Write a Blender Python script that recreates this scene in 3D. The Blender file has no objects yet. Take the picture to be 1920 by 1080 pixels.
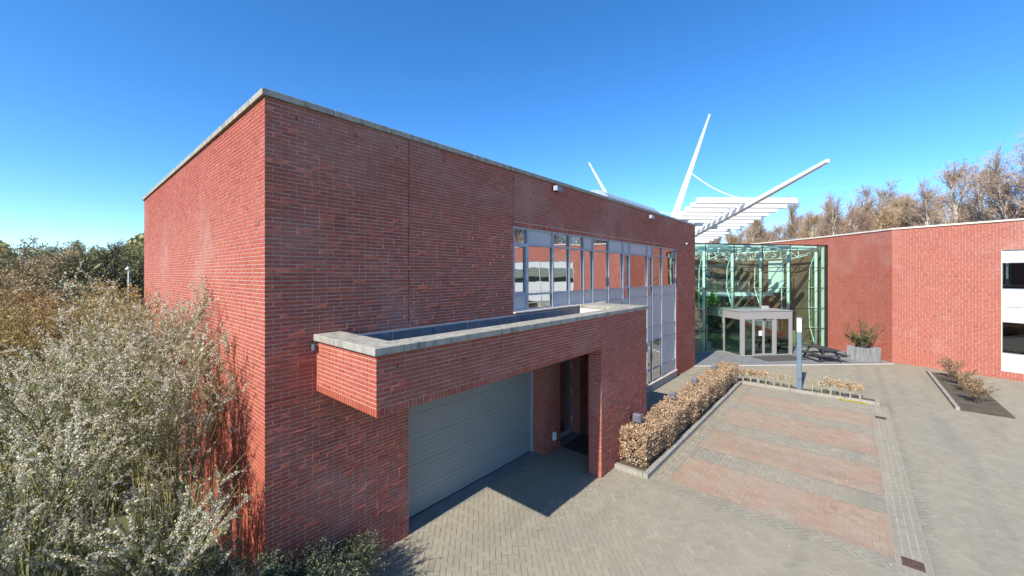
import bpy, math, random
import numpy as np
from mathutils import Vector, Matrix
R = math.radians
sc = bpy.context.scene
COL = sc.collection
random.seed(7)

# ------------------------------------------------------------------ camera, sky, sun, exposure
TH = R(40.86); CT, ST = math.cos(TH), math.sin(TH)
CAMZ, FPX = 5.0, 733.0
cam_d = bpy.data.cameras.new('camera'); cam = bpy.data.objects.new('camera', cam_d); COL.objects.link(cam)
cam_d.sensor_width = 36.0; cam_d.lens = FPX / 1920 * 36.0
cam_d.shift_y = -27.0 / 1920
cam_d.clip_start = 0.05; cam_d.clip_end = 3000
cam.location = (0, 0, CAMZ); cam.rotation_euler = (R(90), 0, TH - R(90))
sc.camera = cam
SUN_EL, SUN_AZ = R(39.0), R(-1.5)         # light travels along +X (the long facade), a hair towards +Y
w = bpy.data.worlds.new('World'); sc.world = w; w.use_nodes = True
nt = w.node_tree; nt.nodes.clear()
sky = nt.nodes.new('ShaderNodeTexSky'); sky.sky_type = 'NISHITA'; sky.sun_disc = False
sky.sun_elevation = SUN_EL; sky.sun_rotation = R(270) + SUN_AZ
sky.altitude = 0; sky.air_density = 0.74; sky.dust_density = 0.15; sky.ozone_density = 4.6
bg = nt.nodes.new('ShaderNodeBackground'); bg.inputs[1].default_value = 0.135
wo = nt.nodes.new('ShaderNodeOutputWorld')
hs = nt.nodes.new('ShaderNodeHueSaturation'); hs.inputs['Saturation'].default_value = 1.22
nt.links.new(sky.outputs[0], hs.inputs['Color']); nt.links.new(hs.outputs[0], bg.inputs[0]); nt.links.new(bg.outputs[0], wo.inputs[0])
sun_d = bpy.data.lights.new('sun', 'SUN'); sun_d.energy = 3.6; sun_d.angle = R(0.5); sun_d.color = (1.0, 0.94, 0.84)
sun = bpy.data.objects.new('sun', sun_d); COL.objects.link(sun)
sdir = Vector((math.cos(SUN_EL) * math.cos(SUN_AZ), -math.cos(SUN_EL) * math.sin(SUN_AZ), -math.sin(SUN_EL)))
sun.rotation_euler = sdir.to_track_quat('-Z', 'Y').to_euler(); sun.location = (-20, 0, 30)
vs = sc.view_settings
vs.view_transform = 'Standard'; vs.look = 'None'; vs.exposure = 1.08; vs.gamma = 1.0; vs.use_curve_mapping = False
sc.render.engine = 'CYCLES'
sc.cycles.max_bounces = 10; sc.cycles.transparent_max_bounces = 24
sc.cycles.caustics_reflective = False; sc.cycles.caustics_refractive = False

def DIR(x):
    r = (x - 960.0) / FPX
    return CT + ST * r, ST - CT * r
def at_depth(x, t):
    a, b = DIR(x); return a * t, b * t
def proj(P):
    P = np.asarray(P, float)
    f = CT * P[..., 0] + ST * P[..., 1]; r = ST * P[..., 0] - CT * P[..., 1]
    fs = np.where(f > 0.05, f, 0.05)
    return 960 + FPX * r / fs, 513 - FPX * (P[..., 2] - CAMZ) / fs, f

# ------------------------------------------------------------------ materials
MATS = {}
def N(t, k): return t.nodes.new(k)
def new_mat(name):
    m = bpy.data.materials.new(name); m.use_nodes = True; MATS[name] = m
    t = m.node_tree; b = t.nodes['Principled BSDF']
    return m, t, b
def ramp(t, stops):
    r = N(t, 'ShaderNodeValToRGB'); e = r.color_ramp.elements
    while len(e) < len(stops): e.new(0.5)
    for i, (p, c) in enumerate(stops): e[i].position = p; e[i].color = (*c, 1)
    return r
def noise(t, scale, detail=4, rough=0.6, stretch=None):
    g = N(t, 'ShaderNodeNewGeometry'); n = N(t, 'ShaderNodeTexNoise')
    n.inputs['Scale'].default_value = scale; n.inputs['Detail'].default_value = detail; n.inputs['Roughness'].default_value = rough
    if stretch:
        mp = N(t, 'ShaderNodeMapping'); mp.inputs['Scale'].default_value = stretch
        t.links.new(g.outputs['Position'], mp.inputs[0]); t.links.new(mp.outputs[0], n.inputs['Vector'])
    else: t.links.new(g.outputs['Position'], n.inputs['Vector'])
    return n
def mix(t, fac, a, b, blend='MIX'):
    m = N(t, 'ShaderNodeMix'); m.data_type = 'RGBA'; m.blend_type = blend
    for s, v in ((m.inputs['Factor'], fac), (m.inputs['A'], a), (m.inputs['B'], b)):
        if isinstance(v, (int, float)): s.default_value = v
        elif isinstance(v, tuple): s.default_value = (*v, 1)
        else: t.links.new(v, s)
    return m.outputs['Result']
def mrange(t, v, a, b, c=0.0, d=1.0):
    m = N(t, 'ShaderNodeMapRange'); t.links.new(v, m.inputs[0])
    for i, k in enumerate((a, b, c, d)): m.inputs[i + 1].default_value = k
    return m.outputs[0]
def bump(t, b, h, strength=0.3, dist=0.01):
    n = N(t, 'ShaderNodeBump'); n.inputs['Strength'].default_value = strength; n.inputs['Distance'].default_value = dist
    t.links.new(h, n.inputs['Height']); t.links.new(n.outputs[0], b.inputs['Normal'])
def plain(name, c, rough=0.6, metal=0.0, var=0.12, scale=3.0, bmp=0.0, bscale=60.0, spec=0.5):
    m, t, b = new_mat(name)
    n = noise(t, scale, 5)
    lo = tuple(x * (1 - var) for x in c); hi = tuple(min(1, x * (1 + var)) for x in c)
    r = ramp(t, [(0.3, lo), (0.7, hi)]); t.links.new(n.outputs[0], r.inputs[0])
    t.links.new(r.outputs[0], b.inputs['Base Color'])
    b.inputs['Roughness'].default_value = rough; b.inputs['Metallic'].default_value = metal
    b.inputs['Specular IOR Level'].default_value = spec
    if bmp: bump(t, b, noise(t, bscale, 4).outputs[0], bmp)
    return m
def tinted(name, stops, rough=0.75, spot=None, trans=0.0, bmp=0.0, big=None, spec=0.5, streak=None):
    """colour from the per-piece 'tint' attribute, plus fine and broad noise"""
    m, t, b = new_mat(name)
    a = N(t, 'ShaderNodeAttribute'); a.attribute_name = 'tint'
    r = ramp(t, stops); t.links.new(a.outputs['Fac'], r.inputs[0]); c = r.outputs[0]
    n = noise(t, 35, 4); c = mix(t, mrange(t, n.outputs[0], .25, .75, 0, .35), c, (0.5, 0.5, 0.5), 'OVERLAY') if not trans else c
    if spot:
        n2 = noise(t, spot[0], 6, .65); c = mix(t, mrange(t, n2.outputs[0], spot[1], spot[2], 0, spot[3]), c, spot[4])
    if big:
        n3 = noise(t, big[0], 5, .6); c = mix(t, mrange(t, n3.outputs[0], big[1], big[2], 0, big[3]), c, big[4])
    if streak:
        n4 = noise(t, 1.0, 4, .6, streak); c = mix(t, mrange(t, n4.outputs[0], .5, .72, 0, .38), c, (.155, .145, .12))
        n5 = noise(t, 3.7, 3, .5); c = mix(t, mrange(t, n5.outputs[0], .70, .78, 0, .45), c, (.12, .11, .09))
    t.links.new(c, b.inputs['Base Color']); b.inputs['Roughness'].default_value = rough
    b.inputs['Specular IOR Level'].default_value = spec
    if bmp: bump(t, b, noise(t, 90, 4).outputs[0], bmp, .004)
    if trans:
        tr = N(t, 'ShaderNodeBsdfTranslucent'); t.links.new(c, tr.inputs[0])
        mx = N(t, 'ShaderNodeMixShader'); mx.inputs[0].default_value = trans
        o = t.nodes['Material Output']
        t.links.new(b.outputs[0], mx.inputs[1]); t.links.new(tr.outputs[0], mx.inputs[2]); t.links.new(mx.outputs[0], o.inputs[0])
    return m
def glass(name, tint, refl, base_fac, rough=0.0, power=4.0, wobble=0.0):
    """clear or coated pane: tinted see-through plus mirror share that grows towards grazing"""
    m, t, b = new_mat(name); t.nodes.remove(b); o = t.nodes['Material Output']
    tr = N(t, 'ShaderNodeBsdfTransparent'); tr.inputs[0].default_value = (*tint, 1)
    gl = N(t, 'ShaderNodeBsdfGlossy'); gl.inputs[0].default_value = (*refl, 1); gl.inputs['Roughness'].default_value = rough
    lw = N(t, 'ShaderNodeLayerWeight'); lw.inputs[0].default_value = .5
    pw = N(t, 'ShaderNodeMath'); pw.operation = 'POWER'; t.links.new(lw.outputs['Facing'], pw.inputs[0]); pw.inputs[1].default_value = power
    f = mrange(t, pw.outputs[0], 0.0, 1.0, base_fac, 1.0)
    if wobble:
        bp = N(t, 'ShaderNodeBump'); bp.inputs['Strength'].default_value = wobble; bp.inputs['Distance'].default_value = .02
        t.links.new(noise(t, .9, 2).outputs[0], bp.inputs['Height']); t.links.new(bp.outputs[0], gl.inputs['Normal'])
    mx = N(t, 'ShaderNodeMixShader'); t.links.new(f, mx.inputs[0]); t.links.new(tr.outputs[0], mx.inputs[1]); t.links.new(gl.outputs[0], mx.inputs[2])
    t.links.new(mx.outputs[0], o.inputs[0]); return m

tinted('brick', [(0, (.30, .066, .041)), (.35, (.375, .093, .057)), (.7, (.41, .108, .066)), (1, (.47, .15, .092))], .7,
       spot=(5, .52, .8, .25, (.45, .16, .11)), bmp=.25, big=(.42, .52, .70, .42, (.50, .29, .235)), spec=.22)
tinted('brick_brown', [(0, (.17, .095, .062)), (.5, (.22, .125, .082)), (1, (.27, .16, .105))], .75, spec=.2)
tinted('paver_grey', [(0, (.24, .212, .155)), (.5, (.288, .257, .19)), (1, (.335, .30, .226))], .85,
       spot=(2.2, .52, .75, .45, (.40, .365, .29)), bmp=.4, big=(.35, .5, .7, .45, (.245, .235, .185)), streak=(.12, 1.1, 1))
tinted('paver_red', [(0, (.285, .185, .122)), (.5, (.335, .228, .155)), (1, (.385, .275, .195))], .85,
       spot=(1.3, .44, .68, .72, (.345, .295, .225)), bmp=.4, big=(.6, .5, .75, .45, (.30, .26, .20)), streak=(.9, .12, 1))
plain('mortar', (.52, .405, .34), .9, var=.15, scale=8, bmp=.3)
plain('joint_sand', (.26, .235, .18), .95, var=.3, scale=1.2, bmp=.3)
plain('gutter_mortar', (.36, .325, .255), .9, 0, .2, 4)
plain('soil', (.085, .07, .045), .95, var=.4, scale=2.5, bmp=.6, bscale=14)
m, t, b = new_mat('grass_ground')
r = ramp(t, [(.3, (.05, .055, .022)), (.55, (.085, .095, .035)), (.75, (.13, .115, .06))]); t.links.new(noise(t, .7, 8, .7).outputs[0], r.inputs[0])
t.links.new(r.outputs[0], b.inputs['Base Color']); b.inputs['Roughness'].default_value = .95
def stone(name, c, dark, light, lich):
    m, t, b = new_mat(name)
    r = ramp(t, [(.3, tuple(x * .75 for x in c)), (.6, c), (.8, light)]); t.links.new(noise(t, 5, 7, .7).outputs[0], r.inputs[0])
    st = noise(t, 9, 5, .7, (1, 1, .12)); c1 = mix(t, mrange(t, st.outputs[0], .5, .64, 0, .7), r.outputs[0], dark)
    li = noise(t, 1.7, 6, .7); c2 = mix(t, mrange(t, li.outputs[0], .58, .72, 0, .55), c1, lich)
    t.links.new(c2, b.inputs['Base Color']); b.inputs['Roughness'].default_value = .92
    bump(t, b, noise(t, 45, 6, .7).outputs[0], .5, .01); return m
stone('coping_stone', (.37, .345, .285), (.11, .105, .09), (.50, .47, .40), (.19, .175, .10))
plain('coping_pale', (.66, .58, .48), .85, var=.1)
stone('kerb_stone', (.33, .31, .255), (.20, .19, .155), (.42, .395, .335), (.26, .25, .15))
stone('planter_stone', (.30, .30, .29), (.12, .12, .115), (.42, .42, .41), (.2, .2, .17))
plain('lead', (.10, .125, .15), .5, .0, .25, 4, .3, 18)
plain('roof_felt', (.07, .075, .08), .85, var=.25)
plain('steel_blue', (.20, .235, .27), .4, .0, .05)
plain('frame_grey', (.37, .385, .40), .4, .0, .05)
plain('panel_grey', (.53, .50, .475), .38, .0, .03, spec=.35)
plain('panel_pale', (.56, .56, .53), .4, 0, .03)
plain('interior_teal', (.10, .22, .22), .8, 0, .3, .8)
plain('door_grey', (.25, .255, .235), .5, .0, .05, 1.0)
plain('white_paint', (.80, .80, .80), .4, 0, .02)
plain('vestibule_grey', (.30, .285, .27), .45, 0, .03)
plain('steel_green', (.84, .91, .87), .4, 0, .05)
plain('dark_metal', (.025, .028, .03), .4, 0, .1)
plain('dark_wood', (.045, .047, .05), .6, 0, .3, 9, .3)
plain('slate_paving', (.20, .205, .205), .7, 0, .2, 2.5, .3)
plain('pale_line', (.60, .57, .52), .8, 0, .1, 6)
plain('mat_fibre', (.075, .065, .06), .95, 0, .15, 40, .5, 200)
plain('drain_iron', (.12, .075, .055), .7, .3, .3, 12)
plain('lamp_post_paint', (.13, .18, .23), .45, 0, .06)
plain('lamp_head', (.85, .85, .85), .25, 0, .01)
plain('lamp_grey', (.19, .20, .235), .35, .4, .1)
plain('interior_dark', (.05, .05, .05), .9)
plain('interior_floor', (.26, .23, .19), .5, 0, .15, 1.5)
plain('interior_brick', (.25, .14, .10), .9, 0, .15, 4)
plain('concrete', (.36, .36, .35), .8, 0, .12)
plain('timber_yellow', (.40, .32, .17), .6, 0, .15, 5)
plain('rubber', (.015, .015, .015), .8)
plain('paper', (.72, .80, .82), .6, 0, .02)
plain('cloth_blue', (.05, .17, .34), .85, 0, .15, 20); plain('cloth_dark', (.03, .03, .035), .9)
plain('skin', (.50, .32, .24), .55); plain('hair', (.03, .022, .018), .6)
plain('rooflight_dome', (.33, .375, .41), .25, 0, .04)
plain('bark', (.10, .085, .065), .9, 0, .3, 12, .4, 40)
plain('bark_green', (.21, .195, .075), .85, 0, .3, 12)
plain('stem_tan', (.27, .20, .105), .85, 0, .25, 8)
plain('bark_dark', (.05, .042, .032), .9, 0, .3, 10)
plain('stem_pale', (.36, .33, .20), .8, 0, .25, 14)
plain('twig_brown', (.38, .25, .15), .85, 0, .3, 1.2)
plain('twig_purple', (.40, .285, .20), .85, 0, .3, 1.2)
m, t, b = new_mat('birch_bark')
r = ramp(t, [(.36, (.14, .12, .10)), (.46, (.58, .53, .46)), (.75, (.76, .71, .63))]); t.links.new(noise(t, 2.2, 5, .7, (1, 1, 2.5)).outputs[0], r.inputs[0])
t.links.new(r.outputs[0], b.inputs['Base Color']); b.inputs['Roughness'].default_value = .8
tinted('blossom', [(0, (.46, .40, .24)), (.4, (.76, .71, .53)), (1, (.93, .90, .76))], .8, trans=.45, spec=.2)
tinted('leaf_green', [(0, (.09, .115, .025)), (.6, (.20, .235, .055)), (1, (.36, .38, .10))], .55, trans=.25, spec=.3)
tinted('leaf_cotoneaster', [(0, (.09, .12, .04)), (.55, (.21, .25, .10)), (1, (.48, .50, .32))], .45, trans=.2, spec=.4)
tinted('bud_olive', [(0, (.30, .23, .08)), (.5, (.50, .40, .15)), (1, (.64, .53, .23))], .7, trans=.3, spec=.2)
tinted('bud_rust', [(0, (.30, .20, .095)), (.5, (.48, .34, .165)), (1, (.62, .47, .25))], .7, trans=.3, spec=.2)
tinted('beech_leaf', [(0, (.24, .14, .075)), (.45, (.47, .31, .18)), (.8, (.64, .47, .30)), (1, (.74, .60, .43))], .65, trans=.25, spec=.3)
tinted('leaf_wood', [(0, (.17, .165, .06)), (.5, (.30, .28, .105)), (1, (.45, .39, .18))], .7, trans=.2, spec=.2)
tinted('leaf_juniper', [(0, (.06, .075, .025)), (.5, (.16, .17, .06)), (1, (.33, .29, .13))], .7, trans=.2, spec=.2)
tinted('leaf_teal', [(0, (.03, .12, .10)), (1, (.10, .28, .24))], .5, trans=.15)
tinted('leaf_house', [(0, (.04, .10, .02)), (1, (.16, .30, .06))], .5, trans=.3)
tinted('moss_yellow', [(0, (.40, .34, .02)), (1, (.62, .55, .05))], .8, trans=.2)
glass('glass_coated', (.10, .16, .15), (.86, .88, .90), .62, .0, wobble=.12)
glass('glass_clear', (.80, .935, .875), (.85, 1, .93), .035, .0)
glass('glass_teal', (.06, .20, .20), (.8, .9, .95), .16, .0)
glass('glass_door', (.50, .66, .58), (.9, 1, .95), .12, .0)
glass('glass_roof', (.93, .975, .95), (.9, 1, .95), .02, .0)

# ------------------------------------------------------------------ object helpers
def link(o): COL.objects.link(o); return o
def adopt(o, p):
    """parent without moving (all roots are unrotated when parts are built)"""
    if p is not None:
        o.parent = p
        loc = Vector(p.location) if p.parent is None else Vector((0, 0, 0))     # parts themselves sit at the world origin
        o.matrix_parent_inverse = Matrix.Translation(-loc)
    return o
def thing(name, label, cat, loc=(0, 0, 0), group=None):
    o = link(bpy.data.objects.new(name, None)); o.empty_display_size = .2; o.location = loc
    return tag(o, label, cat, group)
def tag(o, label=None, cat=None, group=None, kind=None):
    if label: o['label'] = label
    if cat: o['category'] = cat
    if group: o['group'] = group
    if kind: o['kind'] = kind
    return o
def sub_empty(name, parent):
    o = link(bpy.data.objects.new(name, None)); o.empty_display_size = .1; return adopt(o, parent)
def obj(name, me, mat=None, parent=None):
    if mat and not me.materials: me.materials.append(MATS[mat])
    return adopt(link(bpy.data.objects.new(name, me)), parent)
class MB:
    def __init__(s): s.v = []; s.f = []
    def poly(s, P): k = len(s.v); s.v += [tuple(p) for p in P]; s.f.append(tuple(range(k, k + len(P)))); return s
    def hexa(s, P):
        k = len(s.v); s.v += [tuple(p) for p in P]
        s.f += [tuple(k + i for i in q) for q in ((0, 3, 2, 1), (4, 5, 6, 7), (0, 1, 5, 4), (1, 2, 6, 5), (2, 3, 7, 6), (3, 0, 4, 7))]; return s
    def box(s, x0, x1, y0, y1, z0, z1):
        return s.hexa([(x0, y0, z0), (x1, y0, z0), (x1, y1, z0), (x0, y1, z0), (x0, y0, z1), (x1, y0, z1), (x1, y1, z1), (x0, y1, z1)])
    def fbox(s, F, a0, a1, b0, b1, z0, z1):
        """box in a plan frame F=(origin, along, inward)"""
        O, A, B = F
        q = lambda a, b, z: (O[0] + A[0] * a + B[0] * b, O[1] + A[1] * a + B[1] * b, z)
        P = [q(a0, b0, z0), q(a1, b0, z0), q(a1, b1, z0), q(a0, b1, z0), q(a0, b0, z1), q(a1, b0, z1), q(a1, b1, z1), q(a0, b1, z1)]
        if A[0] * B[1] - A[1] * B[0] < 0: P = [P[i] for i in (0, 3, 2, 1, 4, 7, 6, 5)]
        return s.hexa(P)
    def tube(s, P, r, n=8, r1=None, cap=True):
        P = [Vector(p) for p in P]; rings = []
        for i, p in enumerate(P):
            d = (P[min(i + 1, len(P) - 1)] - P[max(i - 1, 0)]).normalized()
            a = d.cross(Vector((0, 0, 1)) if abs(d.z) < .9 else Vector((1, 0, 0))).normalized(); bb = d.cross(a)
            rr = r if r1 is None else r + (r1 - r) * i / (len(P) - 1)
            k = len(s.v); s.v += [tuple(p + (a * math.cos(2 * math.pi * j / n) + bb * math.sin(2 * math.pi * j / n)) * rr) for j in range(n)]; rings.append(k)
        for k0, k1 in zip(rings, rings[1:]):
            for j in range(n): s.f.append((k0 + j, k0 + (j + 1) % n, k1 + (j + 1) % n, k1 + j))
        if cap: s.f.append(tuple(rings[0] + j for j in range(n))); s.f.append(tuple(rings[-1] + n - 1 - j for j in range(n)))
        return s
    def mesh(s, name='m'):
        me = bpy.data.meshes.new(name); me.from_pydata(s.v, [], s.f)
        import bmesh
        bm = bmesh.new(); bm.from_mesh(me); bmesh.ops.recalc_face_normals(bm, faces=bm.faces); bm.to_mesh(me); bm.free()
        return me
    def obj(s, name, mat, parent=None, bevel=0, smooth=False):
        me = s.mesh(name); o = obj(name, me, mat, parent)
        if smooth:
            for p in me.polygons: p.use_smooth = True
        if bevel:
            bv = o.modifiers.new('bevel', 'BEVEL'); bv.width = bevel; bv.segments = 2; bv.limit_method = 'ANGLE'
        return o
def np_mesh(name, V, F, tint=None, mat=None):
    """V (n,3), F (m,4) quads (a repeated last index is not allowed)"""
    V = np.asarray(V, np.float32).reshape(-1, 3); F = np.asarray(F, np.int32); k = F.shape[1]
    me = bpy.data.meshes.new(name); me.vertices.add(len(V)); me.vertices.foreach_set('co', V.ravel())
    me.loops.add(F.size); me.loops.foreach_set('vertex_index', F.ravel())
    me.polygons.add(len(F)); me.polygons.foreach_set('loop_start', np.arange(0, F.size, k, dtype=np.int32))
    me.polygons.foreach_set('loop_total', np.full(len(F), k, np.int32))
    if tint is not None:
        a = me.attributes.new('tint', 'FLOAT', 'POINT'); a.data.foreach_set('value', np.asarray(tint, np.float32))
    me.polygons.foreach_set('use_smooth', np.zeros(len(F), bool))
    me.update(calc_edges=True)
    if mat: me.materials.append(MATS[mat])
    return me
def set_tint(me, v):
    a = me.attributes.new('tint', 'FLOAT', 'POINT'); a.data.foreach_set('value', np.full(len(me.vertices), v, np.float32))
    return me

# ------------------------------------------------------------------ bricks
BQ = np.array([[0, 1, 2, 3], [4, 5, 1, 0], [5, 6, 2, 1], [6, 7, 3, 2], [7, 4, 0, 3]])
COURSE, JOINT = .062, .0122
def fill(a, b, rng, odd):
    out = []; x = a; first = True
    while x < b - .03:
        L = (.10 if odd else .21) if first else (.21 if rng.random() > .17 else .10)
        first = False
        if b - (x + L) < .06: L = b - x
        out.append((x, min(x + L, b))); x += L + JOINT
    return out
def lay(s0, s1, z0, z1, openings, seed):
    rng = np.random.RandomState(seed); rows = []; k = 0; z = z0
    while z + COURSE - JOINT <= z1 + .02:
        zt = min(z + COURSE - JOINT, z1); mid = (z + zt) / 2
        iv = [(s0, s1)]
        for (a, b, c, d) in openings:
            if c < mid < d:
                nv = []
                for (p, q) in iv:
                    if b <= p or a >= q: nv.append((p, q)); continue
                    if a > p: nv.append((p, a))
                    if b < q: nv.append((b, q))
                iv = nv
        for (p, q) in iv: rows += [(x0, x1, z, zt) for x0, x1 in fill(p, q, rng, k % 2)]
        z += COURSE; k += 1
    return rows
def rowlock(s0, s1, z0, h=.10):
    n = max(1, round((s1 - s0) / COURSE)); p = (s1 - s0) / n
    return [(s0 + i * p + (0 if i == 0 else JOINT / 2), s0 + (i + 1) * p - (0 if i == n - 1 else JOINT / 2), z0, z0 + h) for i in range(n)]
class Face:
    """a plane (or path) of bricks: pos(s) -> xy, nrm(s) -> outward xy"""
    def __init__(s, pos, nrm): s.pos, s.nrm = pos, nrm
def flat(org, ax, nr):
    o, a, n = np.array(org, float), np.array(ax, float), np.array(nr, float)
    return Face(lambda s: o + np.outer(s, a), lambda s: np.tile(n, (len(s), 1)))
def brick_arrays(face, rows, seed, rough=.0016):
    rng = np.random.RandomState(seed); A = np.array(rows); n = len(A)
    p = rng.normal(0, rough, n); p += (rng.random_sample(n) < .07) * rng.uniform(.5, 3.2, n) * rough
    tl, tz = rng.normal(0, rough * .8, n), rng.normal(0, rough * .5, n)
    out = np.zeros((n, 8, 3))
    for i, (si, zi, f) in enumerate(((0, 2, 1), (1, 2, 1), (1, 3, 1), (0, 3, 1), (0, 2, 0), (1, 2, 0), (1, 3, 0), (0, 3, 0))):
        s = A[:, si]; d = np.maximum(p + tl * (1 if si else -1) + tz * (1 if zi == 3 else -1), -.0035) if f else np.full(n, -.012)
        out[:, i, :2] = face.pos(s) + face.nrm(s) * d[:, None]; out[:, i, 2] = A[:, zi]
    t = np.clip(rng.normal(.5, .12, n) + (rng.random_sample(n) < .03) * -.3 + .10 * np.sin(A[:, 0] * 1.9 + A[:, 2] * 1.3) * np.sin(A[:, 2] * 2.3 - A[:, 0] * .7), 0, 1)
    return out, t
def brick_mesh(name, V8, t, mat='brick'):
    n = len(V8); F = (BQ[None] + 8 * np.arange(n)[:, None, None]).reshape(-1, 4)
    return np_mesh(name, V8.reshape(-1, 3), F, np.repeat(t, 8), mat)
BRICK_BANK = []      # candidates for the individually built bricks: (score, wall, V8, tint)
def brick_wall(parent, face, rows, seed, rough=.0016, bank=None, mat='brick'):
    V, t = brick_arrays(face, rows, seed, rough)
    keep = np.ones(len(V), bool)
    if bank is not None:
        c = V[:, :4].mean(1); x, y, f = proj(c)
        x0, y0, _ = proj(V[:, 0]); x2, y2, _ = proj(V[:, 2])
        area = np.abs((x2 - x0)) * np.abs((V[:, 2, 2] - V[:, 0, 2]) * FPX / np.maximum(f, .1))
        ok = (x > 155) & (x < 1765) & (y > 5) & (y < 1070) & (f > 0) & bank(V[:, 0, 0], V[:, 0, 1], V[:, 0, 2])
        for i in np.nonzero(ok)[0]: BRICK_BANK.append((area[i], parent, V[i], t[i]))
        keep = ~ok
        if not keep.any(): return
        parent['_pend'] = 1
    if keep.any():
        o = obj('brick_field', brick_mesh('brick_field', V[keep], t[keep], mat), None, parent); o['kind'] = 'stuff'
def flush_bricks(limit=300):
    BRICK_BANK.sort(key=lambda q: -q[0]); rest = {}
    for i, (a, par, V, t) in enumerate(BRICK_BANK):
        if i < limit:
            c = V.mean(0); o = obj('brick', brick_mesh('brick', (V - c)[None], np.array([t])), None, None)
            o.location = c; adopt(o, par)
        else: rest.setdefault(par.name, (par, [], []))[1].append(V); rest[par.name][2].append(t) if i >= limit else None
    for par, V, t in rest.values():
        o = obj('brick_field', brick_mesh('brick_field', np.array(V), np.array(t)), None, par); o['kind'] = 'stuff'
    for o in bpy.data.objects:
        if '_pend' in o: del o['_pend']
def cells(mb, mk, S, Z, opens):
    """wall core from rectangles between the breaks S and Z, leaving the openings out"""
    S = sorted(set(S)); Z = sorted(set(Z))
    for a, b in zip(S, S[1:]):
        run = None
        for c, d in zip(Z, Z[1:]):
            ms, mz = (a + b) / 2, (c + d) / 2
            hole = any(o[0] < ms < o[1] and o[2] < mz < o[3] for o in opens)
            if hole:
                if run: mk(mb, a, b, *run); run = None
            else: run = (run[0], d) if run else (c, d)
        if run: mk(mb, a, b, *run)
    return mb
def coping_run(parent, p0, p1, wd0, wd1, z0, z1, n, mat='coping_stone', bevel=.008, name='coping_stone'):
    """separate coping stones from p0 to p1; wd0/wd1 = offsets to the left-hand normal side"""
    p0, p1 = np.array(p0, float), np.array(p1, float); L = np.linalg.norm(p1 - p0); a = (p1 - p0) / L; nr = np.array([-a[1], a[0]])
    for i in range(n):
        j = random.uniform(-.002, .002)
        mb = MB().fbox((p0, a, nr), L * i / n + (.003 if i else 0), L * (i + 1) / n - (.003 if i < n - 1 else 0), wd0 + j, wd1, z0 + j, z1 + j)
        mb.obj(name, mat, parent, bevel)

# ================================================================== GROUND
g = MB().poly([(-600, -600, -.07), (900, -600, -.07), (900, 900, -.07), (-600, 900, -.07)]).obj('ground', 'grass_ground')
tag(g, 'dark grassy earth around the buildings', None, kind='structure')
U0, V0, U1, V1, HT = 1.93, 6.383, 22.6, 18.75, 7.56        # main block
VC, UC0, UC1, CZ0, CZ1 = 4.597, 2.653, 11.46, 3.15, 3.945   # canopy / portal
s_ = MB().poly([(2.75, -30, -.008), (30.9, -30, -.008), (30.9, 6.9, -.008), (2.75, 6.9, -.008)]).obj('pavement', 'joint_sand')
tag(s_, 'grey clay paver yard in herringbone bond', None, kind='structure'); PAVE = s_

def herring(theta, wd, bounds):
    """rect pavers covering bounds: returns centres, half-length axis angle"""
    u0, u1, v0, v1 = bounds; cx, cy = (u0 + u1) / 2, (v0 + v1) / 2; rad = math.hypot(u1 - u0, v1 - v0) / 2 + 1
    n = int(rad / wd) + 2; i, j = np.meshgrid(np.arange(-n, n), np.arange(-n, n), indexing='ij'); k = (i - j) % 4
    h = k == 0; v = k == 3
    P = np.concatenate([np.stack([(i[h] + 1) * wd, (j[h] + .5) * wd], 1), np.stack([(i[v] + .5) * wd, (j[v] + 1) * wd], 1)])
    O = np.concatenate([np.zeros(h.sum()), np.full(v.sum(), math.pi / 2)])
    c, s = math.cos(theta), math.sin(theta)
    # anchored to the world origin so that neighbouring rectangles continue each other
    ox = -(c * cx + s * cy); oy = -(-s * cx + c * cy); st = 4 * wd
    P = P + np.array([-round(ox / st) * st, -round(oy / st) * st])
    Q = np.stack([c * P[:, 0] - s * P[:, 1], s * P[:, 0] + c * P[:, 1]], 1)
    return Q, O + theta
def running(wd, ln, bounds):
    u0, u1, v0, v1 = bounds; out = []
    n = max(1, round((v1 - v0) / wd)); p = (v1 - v0) / n
    for r in range(n):
        x = u0 - (ln / 2 if r % 2 else 0)
        while x < u1: out.append((x + ln / 2, v0 + (r + .5) * p)); x += ln
    return np.array(out), np.zeros(len(out))
def clip_poly(P, bounds, half=None):
    u0, u1, v0, v1 = bounds
    pl = [(1, 0, -u0), (-1, 0, u1), (0, 1, -v0), (0, -1, v1)] + (half or [])
    for a, b, c in pl:
        out = []
        for p, q in zip(P, P[1:] + P[:1]):
            dp, dq = a * p[0] + b * p[1] + c, a * q[0] + b * q[1] + c
            if dp >= 0: out.append(p)
            if (dp >= 0) != (dq >= 0): k = dp / (dp - dq); out.append((p[0] + (q[0] - p[0]) * k, p[1] + (q[1] - p[1]) * k))
        P = out
        if len(P) < 3: return None
    return P
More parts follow.
